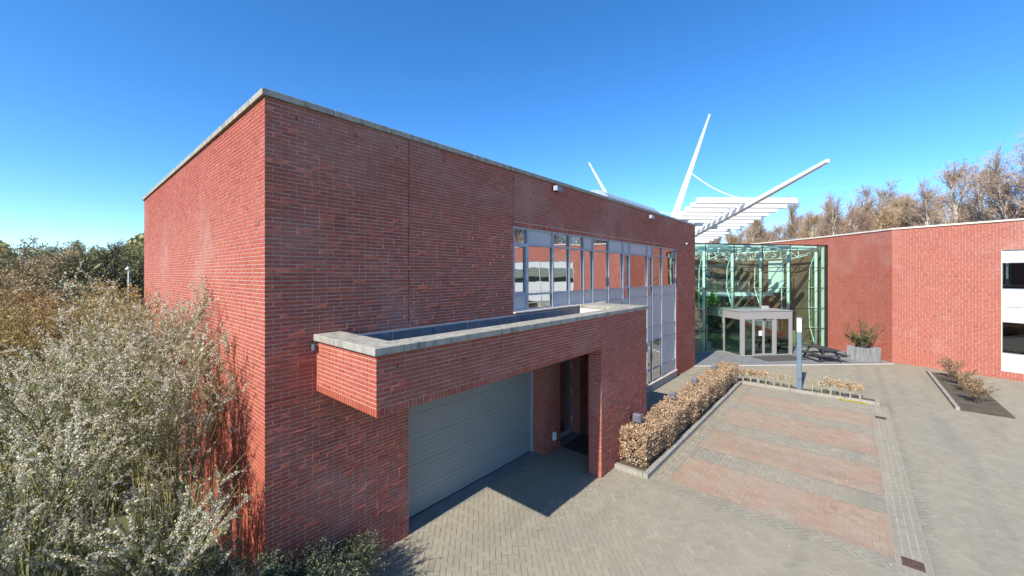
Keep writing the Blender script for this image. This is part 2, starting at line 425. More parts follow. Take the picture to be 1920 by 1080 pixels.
def pave(parent, bounds, pattern, mat, seed, half=None, single=0, theta=R(45), ln=.21, gap=.004, far=45):
    rng = np.random.RandomState(seed)
    C, O = herring(theta, ln / 2, bounds) if pattern == 'h' else running((ln / 2), ln, bounds)
    u0, u1, v0, v1 = bounds
    m = (C[:, 0] > u0 - .2) & (C[:, 0] < u1 + .2) & (C[:, 1] > v0 - .2) & (C[:, 1] < v1 + .2)
    x, y, f = proj(np.concatenate([C, np.zeros((len(C), 1))], 1))
    m &= (f > 3.5) & (f < far) & (x > -250) & (x < 2170) & (y < 1500)
    C, O, x, y, f = C[m], O[m], x[m], y[m], f[m]
    hl, hw = ln / 2 - gap, ln / 4 - gap
    ca, sa = np.cos(O), np.sin(O)
    cor = np.stack([np.stack([C[:, 0] + ca * a * hl - sa * b_ * hw, C[:, 1] + sa * a * hl + ca * b_ * hw], 1) for a, b_ in ((-1, -1), (1, -1), (1, 1), (-1, 1))], 1)
    inside = ((cor[:, :, 0] > u0) & (cor[:, :, 0] < u1) & (cor[:, :, 1] > v0) & (cor[:, :, 1] < v1)).all(1)
    if half:
        for a, b_, c_ in half: inside &= (a * cor[:, :, 0] + b_ * cor[:, :, 1] + c_ > 0).all(1)
    n = len(C); z = rng.normal(0, .0009, n); tx, ty = rng.normal(0, .0008, n), rng.normal(0, .0008, n)
    tint = np.clip(rng.normal(.5, .11, n), 0, 1)
    V = np.zeros((n, 8, 3)); V[:, :4, :2] = cor; V[:, 4:, :2] = cor + (cor - C[:, None]) * .02; V[:, 4:, 2] = -.03
    V[:, :4, 2] = z[:, None] + tx[:, None] * np.array([-1, 1, 1, -1]) + ty[:, None] * np.array([-1, -1, 1, 1])
    idx = np.nonzero(inside)[0]; singles = []
    if single:
        ok = idx[(x[idx] > 160) & (x[idx] < 1760) & (y[idx] < 1072)]
        singles = ok[np.argsort(f[ok])[:single]]
        for i in singles:
            c = V[i].mean(0); o = obj('paver', brick_mesh('paver', (V[i] - c)[None], tint[i:i + 1], mat), None, None); o.location = c; adopt(o, parent)
    rest = np.setdiff1d(idx, singles)
    if len(rest):
        o = obj('paver_field', brick_mesh('paver_field', V[rest], tint[rest], mat), None, parent); o['kind'] = 'stuff'
    vv, ff, tt = [], [], []
    for i in np.nonzero(~inside)[0]:
        P = clip_poly([tuple(q) for q in cor[i]], bounds, half)
        if P:
            k = len(vv); vv += [(p[0], p[1], z[i]) for p in P]; ff.append(tuple(range(k, k + len(P)))); tt += [tint[i]] * len(P)
    if ff:
        me = bpy.data.meshes.new('cut_paver_field'); me.from_pydata(vv, [], ff)
        a = me.attributes.new('tint', 'FLOAT', 'POINT'); a.data.foreach_set('value', np.array(tt, np.float32))
        o = obj('cut_paver_field', me, mat, parent); o['kind'] = 'stuff'
# platform edge (pale line) as a half plane: yard side positive
E0, E1 = np.array([22.45, 6.40]), np.array([30.25, -1.80]); ed = (E1 - E0) / np.linalg.norm(E1 - E0); en = np.array([-ed[1], ed[0]])
if en @ (-E0) < 0: en = -en
HALF = [(en[0], en[1], -(en @ E0) - .06)]
pave(PAVE, (2.8, 9.33, -.6, 4.6), 'h', 'paver_grey', 1, single=250)
pave(PAVE, (2.8, 8.62, 4.6, 6.385), 'h', 'paver_grey', 2, single=50)
pave(PAVE, (8.62, 11.1, 4.95, 6.385), 'h', 'paver_grey', 3)
pave(PAVE, (9.33, 9.6, -.6, 3.71), 'h', 'paver_grey', 4)
pave(PAVE, (11.47, 20.3, 4.62, 6.375), 'h', 'paver_grey', 5)
pave(PAVE, (20.98, 30.8, -1.06, 6.375), 'h', 'paver_grey', 6, half=HALF)
pave(PAVE, (20.3, 20.98, 4.62, 6.375), 'h', 'paver_grey', 7)
pave(PAVE, (20.3, 20.98, -1.06, -.86), 'h', 'paver_grey', 8)
pave(PAVE, (2.8, 30.8, -9, -1.06), 'h', 'paver_grey', 9, half=HALF)
gut = MB().poly([(2.8, -1.058, -.004), (20.3, -1.058, -.004), (20.3, -.602, -.004), (2.8, -.602, -.004)]).obj('gutter', 'gutter_mortar')
tag(gut, None, None, kind='structure'); pave(gut, (2.8, 20.3, -1.056, -.604), 'r', 'paver_grey', 10, ln=.21, gap=.005)
BAYS = [(9.6, 11.25), (12.1, 13.8), (14.65, 16.4), (17.2, 18.8)]
for i, (a, b_) in enumerate(BAYS):
    by = MB().poly([(a, -.6, -.004), (b_, -.6, -.004), (b_, 3.33, -.004), (a, 3.33, -.004)]).obj('parking_bay', 'joint_sand')
    tag(by, None, None, kind='structure')
    pave(by, (a, b_, -.6, 3.33), 'h', 'paver_red', 20 + i, theta=0, single=300 if i < 2 else 0)
for i, (a, b_) in enumerate([(11.25, 12.1), (13.8, 14.65), (16.4, 17.2), (18.8, 20.28)]):
    pave(PAVE, (a, b_, -.6, 3.33), 'h', 'paver_grey', 30 + i, theta=0)
pave(PAVE, (9.6, 20.28, 3.33, 3.71), 'h', 'paver_grey', 35, theta=0)
# kerbs
def kerb(name, pts, n_each, w0=0, w1=.13, h=.11):
    k = sub_empty(name, None); tag(k, None, None, kind='structure')
    for (p0, p1), n in zip(zip(pts, pts[1:]), n_each):
        coping_run(k, p0, p1, w0, w1, -.2, h, n, 'kerb_stone', .012, 'kerb_piece')
    return k
kerb('kerb', [(9.33, 3.72), (20.30, 3.72)], [11]); kerb('kerb', [(9.33, 4.585), (9.33, 3.855)], [1])
kerb('kerb', [(20.30, 3.715), (20.30, -.72)], [5]); kerb('kerb', [(20.30, -.85), (20.98, -.85)], [1])
kerb('kerb', [(28.7, -2.92), (21.5, -2.92)], [8], 0, .12)
bed = MB().box(9.465, 20.95, 3.855, 4.585, -.1, .055).box(20.435, 20.95, -.715, 3.85, -.1, .05).obj('planting_bed', 'soil'); tag(bed, None, None, kind='structure')
bed2 = MB().box(21.5, 28.65, -4.3, -3.045, -.1, .05).obj('planting_bed', 'soil'); tag(bed2, None, None, kind='structure')
# slate platform before the glass hall and its pale edge
plt = MB().poly([(E0[0] + en[0] * -.02, E0[1] + en[1] * -.02, .004), (E1[0] - en[0] * .02, E1[1] - en[1] * .02, .004), (36.5, 1.5, .004), (30, 11, .004), (22.45, 12, .004)]).obj('platform', 'slate_paving')
tag(plt, None, None, kind='structure')
for i in range(24):
    for j in range(14):
        c = E0 + ed * (.25 + i * .47) - en * (.30 + j * .47); a0, a1, b0, b1 = i * .47, i * .47 + .462, -.07 - j * .47 - .462, -.07 - j * .47
        mid = E0 + ed * (a0 + .23) + en * (b0 + .23); x, y, f = proj((mid[0], mid[1], 0))
        g_ = (mid[0] - 26.45) * .6419 + (mid[1] - 7.3) * .7668
        wr = (mid[0] - 34.0) * -.62 + (mid[1] - .98) * .78
        if g_ < -.3 and wr > .3 and mid[0] > 22.7:
            P = [E0 + ed * p + en * q for p, q in ((a0, b0), (a1, b0), (a1, b1), (a0, b1))]; zz = .009 + random.uniform(-.001, .001)
            MB().poly([(*p, zz) for p in P]).obj('slab', 'slate_paving', plt)
pl = MB().fbox((E0, ed, en), 0, 11.3, -.02, .10, -.05, .012).obj('edging_strip', 'pale_line'); tag(pl, None, None, kind='structure')

# ================================================================== MAIN BRICK BUILDING
B = thing('brick_building', 'large red brick block with flat roof, garage canopy and strip windows', 'building', (U0, V0, 0))
WIN = (7.43, 19.6, 4.04, 6.20); WIN2 = (12.3, 19.6, .36, 4.04)
GAR = (4.363, 8.70, 0, 3.14); DOOR = (9.53, 10.63, 0, 3.05)
opens = [WIN, WIN2, GAR, DOOR]; REC = .0065
wall = cells(MB(), lambda mb, a, b_, c, d: mb.box(a, b_, V0 + REC, V0 + .40, c, d),
             [U0 + REC, U1 - REC, 7.43, 19.6 + REC, 12.3, 4.363, 8.70 + REC, 9.53, 10.63 + REC], [-.1, HT, 4.04, 6.2, .36, 3.14, 3.05], [(o[0], o[1] + REC, o[2], o[3]) for o in opens]).obj('wall', 'mortar', B)
frontF = flat((0, V0), (1, 0), (0, -1))
rl = rowlock(WIN[0], WIN[1], 6.20)
# expansion joints at 4.363 and 7.43, 19.62: bricks are laid between them
rows = []
for i, (a, b_) in enumerate(((U0, 4.357), (4.369, 7.424), (7.436, 13.6), (13.612, 19.62), (19.632, U1))):
    op = [o for o in opens] + [(WIN[0], WIN[1], 6.195, 6.305)]
    rows += lay(a, b_, 0, HT, op, 40 + i)
brick_wall(wall, frontF, rows + rl, 50, .0028, bank=lambda u, v, z: (u < 2.55) & (z > .9) | (u < 5.0) & (z > 4.15))
MB().box(4.3585, 4.3675, V0 - .0005, V0 + .006, 3.95, HT).obj('expansion_joint', 'rubber', wall)
MB().box(7.4255, 7.4345, V0 - .0005, V0 + .006, 6.2, HT).obj('expansion_joint', 'rubber', wall)
# side wall (lit), end wall, back wall
wall2 = MB().box(U0 + REC, U0 + .40, V0 + .401, V1 - .4, -.1, HT).obj('wall', 'mortar', B)
sideF = flat((U0, V0), (0, 1), (-1, 0))
brick_wall(wall2, sideF, lay(0, V1 - V0, 0, HT, [], 60), 61, .0007, bank=lambda u, v, z: (z > 4.3) & (v < 8.5))
wall3 = MB().box(U1 - .4, U1 - REC, V0 + .401, V1 - .4, -.1, HT).box(U0 + REC, U1 - REC, V1 - .399, V1, -.1, HT).obj('wall', 'mortar', B)
brick_wall(wall3, flat((U1, V0), (0, 1), (1, 0)), lay(0, 6, 0, HT, [], 62), 63)
roof = MB().box(U0 + .41, U1 - .41, V0 + .41, V1 - .41, 7.0, 7.25).obj('roof', 'roof_felt', B)
MB().box(U0 + .41, U1 - .41, V0 + .8, V1 - .41, 3.5, 3.7).obj('floor_slab', 'interior_dark', B)
MB().box(U0 + .41, U1 - .41, 9.5, 9.6, -.05, 6.99).obj('partition', 'interior_dark', B)
coping_run(B, (U0 - .045, V0 - .045), (U1 + .045, V0 - .045), 0, .46, HT + .002, HT + .100, 20)
coping_run(B, (U0 - .045, V1 + .04), (U0 - .045, V0 + .417), 0, .46, HT + .002, HT + .100, 12)
coping_run(B, (U1 + .045, V0 + .417), (U1 + .045, V1 + .04), 0, .46, HT + .002, HT + .100, 12)
# rooflight
d = thing('rooflight', 'long pale barrel rooflight on the roof of the brick block', 'rooflight', (17, 8.3, 7.25))
mb = MB(); n = 12
for i in range(n):
    a0, a1 = math.pi * i / n, math.pi * (i + 1) / n
    q = lambda u, a: (u, 8.3 - .75 * math.cos(a), 7.95 + .62 * math.sin(a))
    mb.poly([q(14.9, a0), q(20.8, a0), q(20.8, a1), q(14.9, a1)])
for u in (14.9, 20.8): mb.poly([(u, 8.3 - .75 * math.cos(math.pi * i / n), 7.95 + .62 * math.sin(math.pi * i / n)) for i in range(n + 1)])
mb.obj('dome', 'rooflight_dome', d, smooth=False)
MB().box(14.85, 20.85, 7.5, 9.1, 7.25, 7.95).obj('upstand', 'lead', d)

# canopy with portal wall
CW = .35
can = MB().box(UC0 + REC, 8.649, VC + REC, VC + CW, CZ0 + .002, CZ1).box(8.65 + REC, UC1 - REC, VC + REC, VC + CW, -.1, CZ1) \
    .box(UC0 + REC, UC0 + .35, VC + CW + .001, V0, CZ0 + .002, CZ1).box(11.1 + REC, UC1 - REC, VC + CW + .001, V0, -.1, CZ1).obj('canopy_wall', 'mortar', B)
cf = flat((0, VC), (1, 0), (0, -1))
rows = lay(UC0, 8.644, CZ0 + .112, CZ1, [], 70) + rowlock(UC0, 8.644, CZ0) + lay(8.656, UC1, 0, CZ1, [], 71)
brick_wall(can, cf, rows, 72, .0024, bank=lambda u, v, z: (u < 6.5))
brick_wall(can, flat((UC0, VC), (0, 1), (-1, 0)), lay(0, V0 - VC - .01, CZ0 + .112, CZ1, [], 73) + rowlock(0, V0 - VC - .01, CZ0), 74, .0007, bank=lambda u, v, z: u < 99)
brick_wall(can, flat((8.65, VC), (0, 1), (-1, 0)), lay(0, CW, 0, CZ0, [], 75), 76)           # inner face of the portal pier
brick_wall(can, flat((11.1, VC + CW), (0, 1), (-1, 0)), lay(0, V0 - VC - CW, 0, CZ0, [], 77), 78)
brick_wall(can, flat((UC1, VC), (0, 1), (1, 0)), lay(0, V0 - VC, 0, CZ1, [], 79), 80)
MB().box(UC0 + .352, 11.098, VC + CW + .002, V0 - .002, CZ0 + .004, CZ0 + .16).obj('soffit', 'concrete', B)
MB().box(UC0 + .352, 11.098, VC + CW + .002, V0 - .03, CZ0 + .17, CZ0 + .52).obj('canopy_roof', 'lead', B)
# reveals of the garage and door openings
brick_wall(wall, flat((8.70, V0), (0, 1), (-1, 0)), lay(0, .42, 0, 3.14, [], 81), 82)
brick_wall(wall, flat((10.63, V0), (0, 1), (-1, 0)), lay(0, .36, 0, 3.05, [], 83), 84)
brick_wall(wall, flat((19.6, V0), (0, 1), (-1, 0)), lay(0, .1, .36, 6.2, [], 85), 86)
# copings of the canopy
coping_run(B, (3.05, VC - .05), (UC1 + .045, VC - .05), 0, .40, CZ1 + .002, CZ1 + .10, 9)
coping_run(B, (UC0 - .05, V0 - .004), (UC0 - .05, VC - .05), 0, .4465, CZ1 + .002, CZ1 + .102, 1)
coping_run(B, (11.505, VC + .353), (11.505, V0 - .004), 0, 1.0, CZ1 + .002, CZ1 + .10, 1)
MB().box(10.52, 11.0, VC + .36, V0 - .02, CZ0 + .5, CZ1).obj('parapet_upstand', 'coping_pale', B)
for i in range(8):
    a = UC0 + .41 + i * .93; b_ = min(a + .915, 10.51)
    MB().box(a, b_, V0 - .028 - .004 * (i % 2), V0 - .004, CZ0 + .5, CZ1 - .01).obj('lead_flashing', 'lead', B, .004)
    MB().box(a, b_, V0 - .016, V0 - .003, CZ1 - .012, CZ1 + .012).obj('flashing_trim', 'frame_grey', B)
MB().box(7.43, 12.3, V0 - .07, V0 + .06, 4.0, 4.035).obj('window_sill', 'coping_pale', B, .005)
MB().box(12.28, 19.62, V0 - .06, V0 + .06, .30, .355).obj('window_sill', 'coping_pale', B, .005)
MB().box(12.3, 19.6, V0 - .012, V0 + .0, .0, .298).obj('plinth', 'concrete', B, .003)
mb = MB().tube([(UC0 - .03, V0 - .05, CZ1 - .01), (UC0 - .06, V0 - .05, CZ1 - .05), (UC0 - .06, V0 - .05, CZ1 - .14)], .035, 10); mb.obj('spout', 'lead', B)
for u, v, z in ((2.96, VC, 3.74), (5.0, VC, 3.70), (7.4, VC, 3.72)): MB().box(u, u + .012, v - .006, v + .003, z, z + .05).obj('weep_hole', 'rubber', B)
for u in (2.35, 3.3, 4.1, 5.2, 6.3): MB().box(u, u + .012, V0 - .006, V0 + .003, 7.33, 7.385).obj('weep_hole', 'rubber', B)
MB().box(3.53, 3.76, V0 - .007, V0 + .003, .125, .185).obj('air_vent', 'dark_metal', B)

# garage door
gd = sub_empty('garage_door', B); VD = 6.80
for i in range(6):
    z0 = .02 + i * .52; mb = MB()
    for k in range(5):
        mb.box(4.40, 8.64, VD, VD + .04, z0 + k * .103 + .004, z0 + k * .103 + .099)
    mb.box(4.40, 8.64, VD + .0035, VD + .045, z0, z0 + .517); mb.obj('door_panel', 'door_grey', gd)
MB().box(8.645, 8.70, VD - .06, VD + .05, 0, 3.13).obj('door_frame', 'frame_grey', gd)
MB().box(4.363, 4.395, VD - .02, VD + .05, 0, 3.13).obj('door_frame', 'frame_grey', gd)
MB().box(4.40, 8.64, VD - .012, VD + .03, -.002, .019).obj('rubber_seal', 'rubber', gd)
th = MB()
for i in range(9): th = MB().box(4.363 + i * .482, 4.363 + i * .482 + .474, V0 + .0, VD + .1, -.05, .006).obj('threshold_slab', 'slate_paving', gd)
MB().box(4.30, 8.75, VD + .06, VD + .1, -.05, 3.3).obj('backing', 'interior_dark', gd)
# entrance door beside the garage
ed_ = sub_empty('side_door', B); VE = 6.66
MB().box(9.53, 9.60, VE, VE + .06, 0, 3.05).obj('frame_post', 'frame_grey', ed_, .004); MB().box(10.55, 10.63, VE, VE + .06, 0, 3.05).obj('frame_post', 'frame_grey', ed_, .004)
MB().box(9.60, 10.55, VE, VE + .06, 2.28, 2.36).obj('transom', 'frame_grey', ed_); MB().box(9.60, 10.55, VE - .005, VE + .06, 0, .14).obj('bottom_rail', 'frame_grey', ed_)
MB().box(9.60, 10.55, VE + .02, VE + .03, 2.36, 3.05).obj('pane', 'glass_coated', ed_)
MB().box(9.64, 10.46, VE + .012, VE + .022, .14, 2.28).obj('pane', 'glass_coated', ed_)
MB().box(10.465, 10.548, VE - .006, VE + .05, .142, 2.278).obj('door_stile', 'steel_blue', ed_)
for z in (.35, 1.2, 2.0): MB().box(10.54, 10.565, VE - .03, VE, z, z + .16).obj('hinge', 'white_paint', ed_)
MB().box(9.64, 9.67, VE - .06, VE - .02, 1.0, 1.3).obj('handle', 'lamp_grey', ed_)
MB().box(9.4, 10.8, VE + .5, VE + .55, 0, 3.1).obj('backing', 'interior_dark', ed_)

# curtain wall (strip window): cells of panes and panels between mullions and transoms
cw = sub_empty('curtain_wall', B); VG = 6.45
MU = [7.43, 8.03, 9.19, 10.06, 10.89, 11.49, 12.60, 13.75, 14.31, 16.05, 16.61, 17.73, 19.54]
ROWS = [6.16, 5.76, 4.45, 4.06]
for i, u in enumerate(MU):
    lo = 4.04 if u < 12.3 else .36
    wd = .033
    MB().box(max(u - wd, 7.432), min(u + wd, 19.598), VG - .055, VG + .06, lo, 6.198).obj('mullion', 'frame_grey', cw, .004)
kinds = ['gpggpgppppgg', 'oggggggogogg', 'pgpppppgpgpp']
for i in range(12):
    a, b_ = MU[i] + .034, MU[i + 1] - .034
    MB().box(a, b_, VG - .04, VG + .05, 6.14, 6.197).obj('transom', 'frame_grey', cw)
    MB().box(a, b_, VG - .045, VG + .05, 5.735, 5.785).obj('transom', 'frame_grey', cw)
    MB().box(a, b_, VG - .045, VG + .05, 4.425, 4.475).obj('transom', 'frame_grey', cw)
    MB().box(a, b_, VG - .045, VG + .05, 4.041, 4.085).obj('transom', 'frame_grey', cw)
    for r, (z1, z0) in enumerate(((6.14, 5.785), (5.735, 4.475), (4.425, 4.085))):
        k = kinds[r][i]
        tw = random.uniform(-.0022, .0022); tv = random.uniform(-.002, .002)
        if k == 'p': MB().box(a, b_, VG - .012, VG + .03, z0, z1).obj('spandrel_panel', 'panel_grey', cw)
        else:
            if k == 'o':
                fr = MB()
                for q in ((a, a + .05, z0, z1), (b_ - .05, b_, z0, z1), (a + .05, b_ - .05, z0, z0 + .05), (a + .05, b_ - .05, z1 - .05, z1)): fr.box(q[0], q[1], VG - .05, VG + .03, q[2], q[3])
                fr.obj('casement', 'frame_grey', cw, .003); a2, b2, y0, y1 = a + .05, b_ - .05, z0 + .05, z1 - .05
            else: a2, b2, y0, y1 = a, b_, z0, z1
            # each pane hangs a hair out of true, as real glazing does
            MB().hexa([(a2, VG - tw - tv, y0), (b2, VG + tw - tv, y0), (b2, VG + tw - tv + .012, y0), (a2, VG - tw - tv + .012, y0),
                       (a2, VG - tw + tv, y1), (b2, VG + tw + tv, y1), (b2, VG + tw + tv + .012, y1), (a2, VG - tw + tv + .012, y1)]).obj('window_pane', 'glass_coated', cw)
LOW = [(2.72, 4.04, 'pppppp'), (2.16, 2.68, 'pppppp'), (.90, 2.12, 'ggggggp'), (.40, .86, 'ggggggp')]
LM = [12.30] + MU[6:]
for i in range(len(LM) - 1):
    a, b_ = LM[i] + .034, LM[i + 1] - .034
    if b_ - a < .15: continue
    last = i == len(LM) - 2
    for z in (2.68, 2.12, .86, .362): MB().box(a, b_, VG - .04, VG + .05, z, z + .04).obj('transom', 'frame_grey', cw)
    for z0, z1, k in LOW:
        gl = z0 < 2.1 and not last
        MB().box(a, b_, VG - (.002 if gl else .012), VG + (.01 if gl else .03), z0 + .001, z1 - .001).obj('window_pane' if gl else 'spandrel_panel', 'glass_coated' if gl else 'panel_grey', cw)
flush_bricks(300)

# things fixed to the block
def wall_lamp(u, z, label, dome=False):
    d = thing('security_lamp', label, 'lamp', (u, V0, z), 'lamps on the brick facade')
    if dome:
        MB().tube([(u, V0 - .002, z), (u, V0 - .07, z)], .055, 12).obj('base', 'dark_metal', d)
        MB().tube([(u, V0 - .07, z), (u, V0 - .11, z), (u, V0 - .13, z)], .05, 12, .015).obj('lens', 'lamp_head', d)
    else:
        MB().box(u - .06, u + .06, V0 - .05, V0 - .002, z - .05, z + .05).obj('bracket', 'lamp_grey', d)
        MB().hexa([(u - .13, V0 - .20, z - .09), (u + .13, V0 - .20, z - .09), (u + .13, V0 - .05, z - .06), (u - .13, V0 - .05, z - .06),
                   (u - .13, V0 - .18, z + .06), (u + .13, V0 - .18, z + .06), (u + .13, V0 - .05, z + .07), (u - .13, V0 - .05, z + .07)]).obj('housing', 'lamp_grey', d, .008)
        MB().box(u - .145, u - .132, V0 - .19, V0 - .06, z - .07, z + .06).obj('reflector', 'frame_grey', d)
wall_lamp(9.24, 7.41, 'grey flood lamp under the roof edge above the first window panes')
wall_lamp(16.16, 7.37, 'grey flood lamp under the roof edge near the far end of facade')
wall_lamp(20.85, 6.52, 'small round white lamp right of the strip window on brick', True)
d = thing('wall_socket_box', 'small white box low on the brick pier beside the garage door', 'box', (9.2, V0, .3))
MB().box(9.13, 9.25, V0 - .07, V0 - .001, .28, .50).obj('case', 'white_paint', d, .006); MB().box(9.25, 9.30, V0 - .05, V0 - .001, .30, .48).obj('side_cover', 'dark_metal', d)
d = tag(MB().box(9.45, 10.6, 5.35, 6.30, .004, .022).obj('door_mat', 'mat_fibre'), 'dark brown mat lying before the side door under the canopy', 'mat')

# ================================================================== CURVED BRICK BUILDING (right)
A_, B_, C_ = np.array([37.5, 5.8]), np.array([34.06, .98]), np.array([30.7, -1.78])
rad = 45.0; a0_ = R(39.0); cc = C_ + rad * np.array([-math.sin(a0_), math.cos(a0_)])
ARC = 17.0
def cpos(s):
    a = a0_ + np.asarray(s, float) / rad
    return np.stack([cc[0] + rad * np.sin(a), cc[1] - rad * np.cos(a)], -1)
def cnrm(s):
    p = cpos(s); n = (p - cc) / rad
    k = np.where(((-p) * n).sum(-1) < 0, -1, 1)
    return n * k[..., None]
D = thing('curved_building', 'red brick building with curved wall and pale roof edge at right', 'building', (30.6, -1.77, 0))
HB = 7.47
S = np.linspace(0, ARC, 40); mb = MB(); po, no = cpos(S), cnrm(S)
for i in range(39):
    o0, o1 = po[i] - no[i] * REC, po[i + 1] - no[i + 1] * REC; q0, q1 = po[i] - no[i] * .35, po[i + 1] - no[i + 1] * .35
    mb.poly([(*o0, -.1), (*o1, -.1), (*o1, HB), (*o0, HB)]); mb.poly([(*q0, -.1), (*q1, -.1), (*q1, HB), (*q0, HB)]); mb.poly([(*o0, HB), (*o1, HB), (*q1, HB), (*q0, HB)])
cw1 = mb.obj('wall', 'mortar', D)
rw_ = lay(0, ARC, 0, HB, [], 90)
brick_wall(cw1, Face(cpos, cnrm), [q for q in rw_ if q[0] < 4.5 or q[2] > 6.86], 91, .0008)
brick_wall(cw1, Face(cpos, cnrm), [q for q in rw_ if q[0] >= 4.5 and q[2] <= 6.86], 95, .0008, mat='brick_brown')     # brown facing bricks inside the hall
dW = np.array([-.342, -.9397]); nW = np.array([-.9397, .342])
WL, WS = 26.0, 3.9
mk = lambda mb, a, b_, c, d: mb.fbox((C_, dW, -nW), a, b_, REC, .35, c, d)
wo_ = [(WS, WL, .35, 6.12)]
cw2 = cells(MB(), mk, [0.002, WS, WL], [-.1, .35, 6.12, HB], wo_).obj('wall', 'mortar', D)
brick_wall(cw2, flat(C_, dW, nW), lay(0, WL, 0, HB, wo_, 92), 93, .0008)
for i in range(12):
    s0, s1 = ARC * i / 12, ARC * (i + 1) / 12 - .006; pp = cpos(np.linspace(s0, s1, 4)); nn = cnrm(np.linspace(s0, s1, 4)); mb = MB()
    for j in range(3):
        q = [pp[j] + nn[j] * .05, pp[j + 1] + nn[j + 1] * .05, pp[j + 1] - nn[j + 1] * .42, pp[j] - nn[j] * .42]
        mb.hexa([(*p, HB + .002) for p in q] + [(*p, HB + .09) for p in q])
    mb.obj('coping_stone', 'coping_pale', D)
coping_run(D, C_ + nW * .05 + dW * .01, C_ + nW * .05 + dW * WL, 0, .46, HB + .002, HB + .09, 20, 'coping_pale', .006)
# flat roof behind the parapets
MB().poly([(*(cpos(np.array([s]))[0] - cnrm(np.array([s]))[0] * .36), 7.0) for s in np.linspace(ARC, 0, 10)] + [(*(C_ + dW * WL - nW * .4), 7.0), (50, -26, 7.0), (52, 16, 7.0)]).obj('roof', 'roof_felt', D)
# window band of the side wing (seen mirrored in the strip window)
wg = sub_empty('window_band', D); FW = (C_, dW, -nW)
zb = [(5.52, 6.12, 'p'), (4.30, 5.50, 'g'), (3.42, 4.28, 'p'), (2.70, 3.40, 'p'), (1.25, 2.68, 'g'), (.35, 1.23, 'p')]
x = WS; i = 0
while x < WL - .5:
    wd = (2.0, .9, 1.5, 2.2)[i % 4]; x1 = min(x + wd, WL)
    MB().fbox(FW, x - .03, x + .03, .02, .16, .352, 6.118).obj('mullion', 'panel_pale', wg)
    for z0, z1, k in zb:
        MB().fbox(FW, x + .032, x1 - .032, .07 if k == 'p' else .10, .13, z0, z1).obj('spandrel_panel' if k == 'p' else 'window_pane', 'panel_pale' if k == 'p' else 'glass_teal', wg)
    MB().fbox(FW, x + .032, x1 - .032, .05, .15, 4.281, 4.299).obj('transom', 'steel_blue', wg); MB().fbox(FW, x + .032, x1 - .032, .05, .15, 5.501, 5.519).obj('transom', 'steel_blue', wg)
    MB().fbox(FW, x + .032, x1 - .032, .05, .15, 1.231, 1.249).obj('transom', 'steel_blue', wg); MB().fbox(FW, x + .032, x1 - .032, .05, .15, 2.681, 2.699).obj('transom', 'steel_blue', wg)
    x = x1; i += 1
MB().fbox(FW, WS, WL, .6, .7, 0, 6.3).obj('backing', 'interior_teal', wg)

# ================================================================== GLASS ENTRANCE HALL
L_ = np.array([26.45, 7.3]); gA = np.array([.7668, -.6419]); gI = np.array([.6419, .7668]); GF = (L_, gA, gI)
def gp(k, off, z): p = L_ + gA * k + gI * off; return (p[0], p[1], z)
def k_at(x, off):
    a, b_ = DIR(x); o = L_ + gI * off
    t_ = (o[0] * -gA[1] + o[1] * gA[0]) / (a * -gA[1] + b_ * gA[0]); return (t_ * a - o[0]) / gA[0]
H_ = thing('glass_hall', 'glazed entrance hall with mint green steel columns between the brick buildings', 'glass hall', gp(2.4, 0, 0))
KJ = [-5.0, -3.54, -1.5, .54, 2.58, 4.64, 6.72, 8.85, 9.50]; ZR = [0.02, 1.33, 2.68, 4.04, 5.40, 6.85]
VK0, VK1, VZ = 1.76, 5.31, 2.72
for i in range(len(KJ) - 1):
    for j in range(5):
        a, b_ = KJ[i] + .012, KJ[i + 1] - .012; z0, z1 = ZR[j] + .012, ZR[j + 1] - .012
        segs = [(a, b_)]
        if j < 2:
            segs = [(p, q) for p, q in ((a, min(b_, VK0 - .03)), (max(a, VK1 + .03), b_)) if q - p > .05]
        for p, q in segs: MB().fbox(GF, p, q, 0, .014, z0, z1).obj('glass_pane', 'glass_clear', H_)
for k in KJ[1:]:
    zlo = VZ if VK0 < k < VK1 else 0
    wd = .016 if k < 9.4 else .10
    MB().fbox(GF, k - wd, k + wd, -.006, .03, zlo, 6.86).obj('joint_strip', 'dark_metal', H_)
for z in ZR[1:-1]:
    for p, q in (((-5, VK0 - .03), (VK1 + .03, 9.40)) if z < VZ else ((-5, 9.40),)):
        MB().fbox(GF, p, q, -.004, .028, z - .018, z + .018).obj('joint_strip', 'dark_metal', H_)
MB().fbox(GF, -5, 9.60, -.03, .10, 6.862, 6.93).obj('roof_edge', 'dark_metal', H_)
MB().fbox(GF, -5, VK0, -.01, .06, 0, .05).obj('base_rail', 'vestibule_grey', H_); MB().fbox(GF, VK1, 9.73, -.01, .06, 0, .05).obj('base_rail', 'vestibule_grey', H_)
KC = [-3.5, -1.45, .6, 2.63, 4.71, 6.8, 8.95]
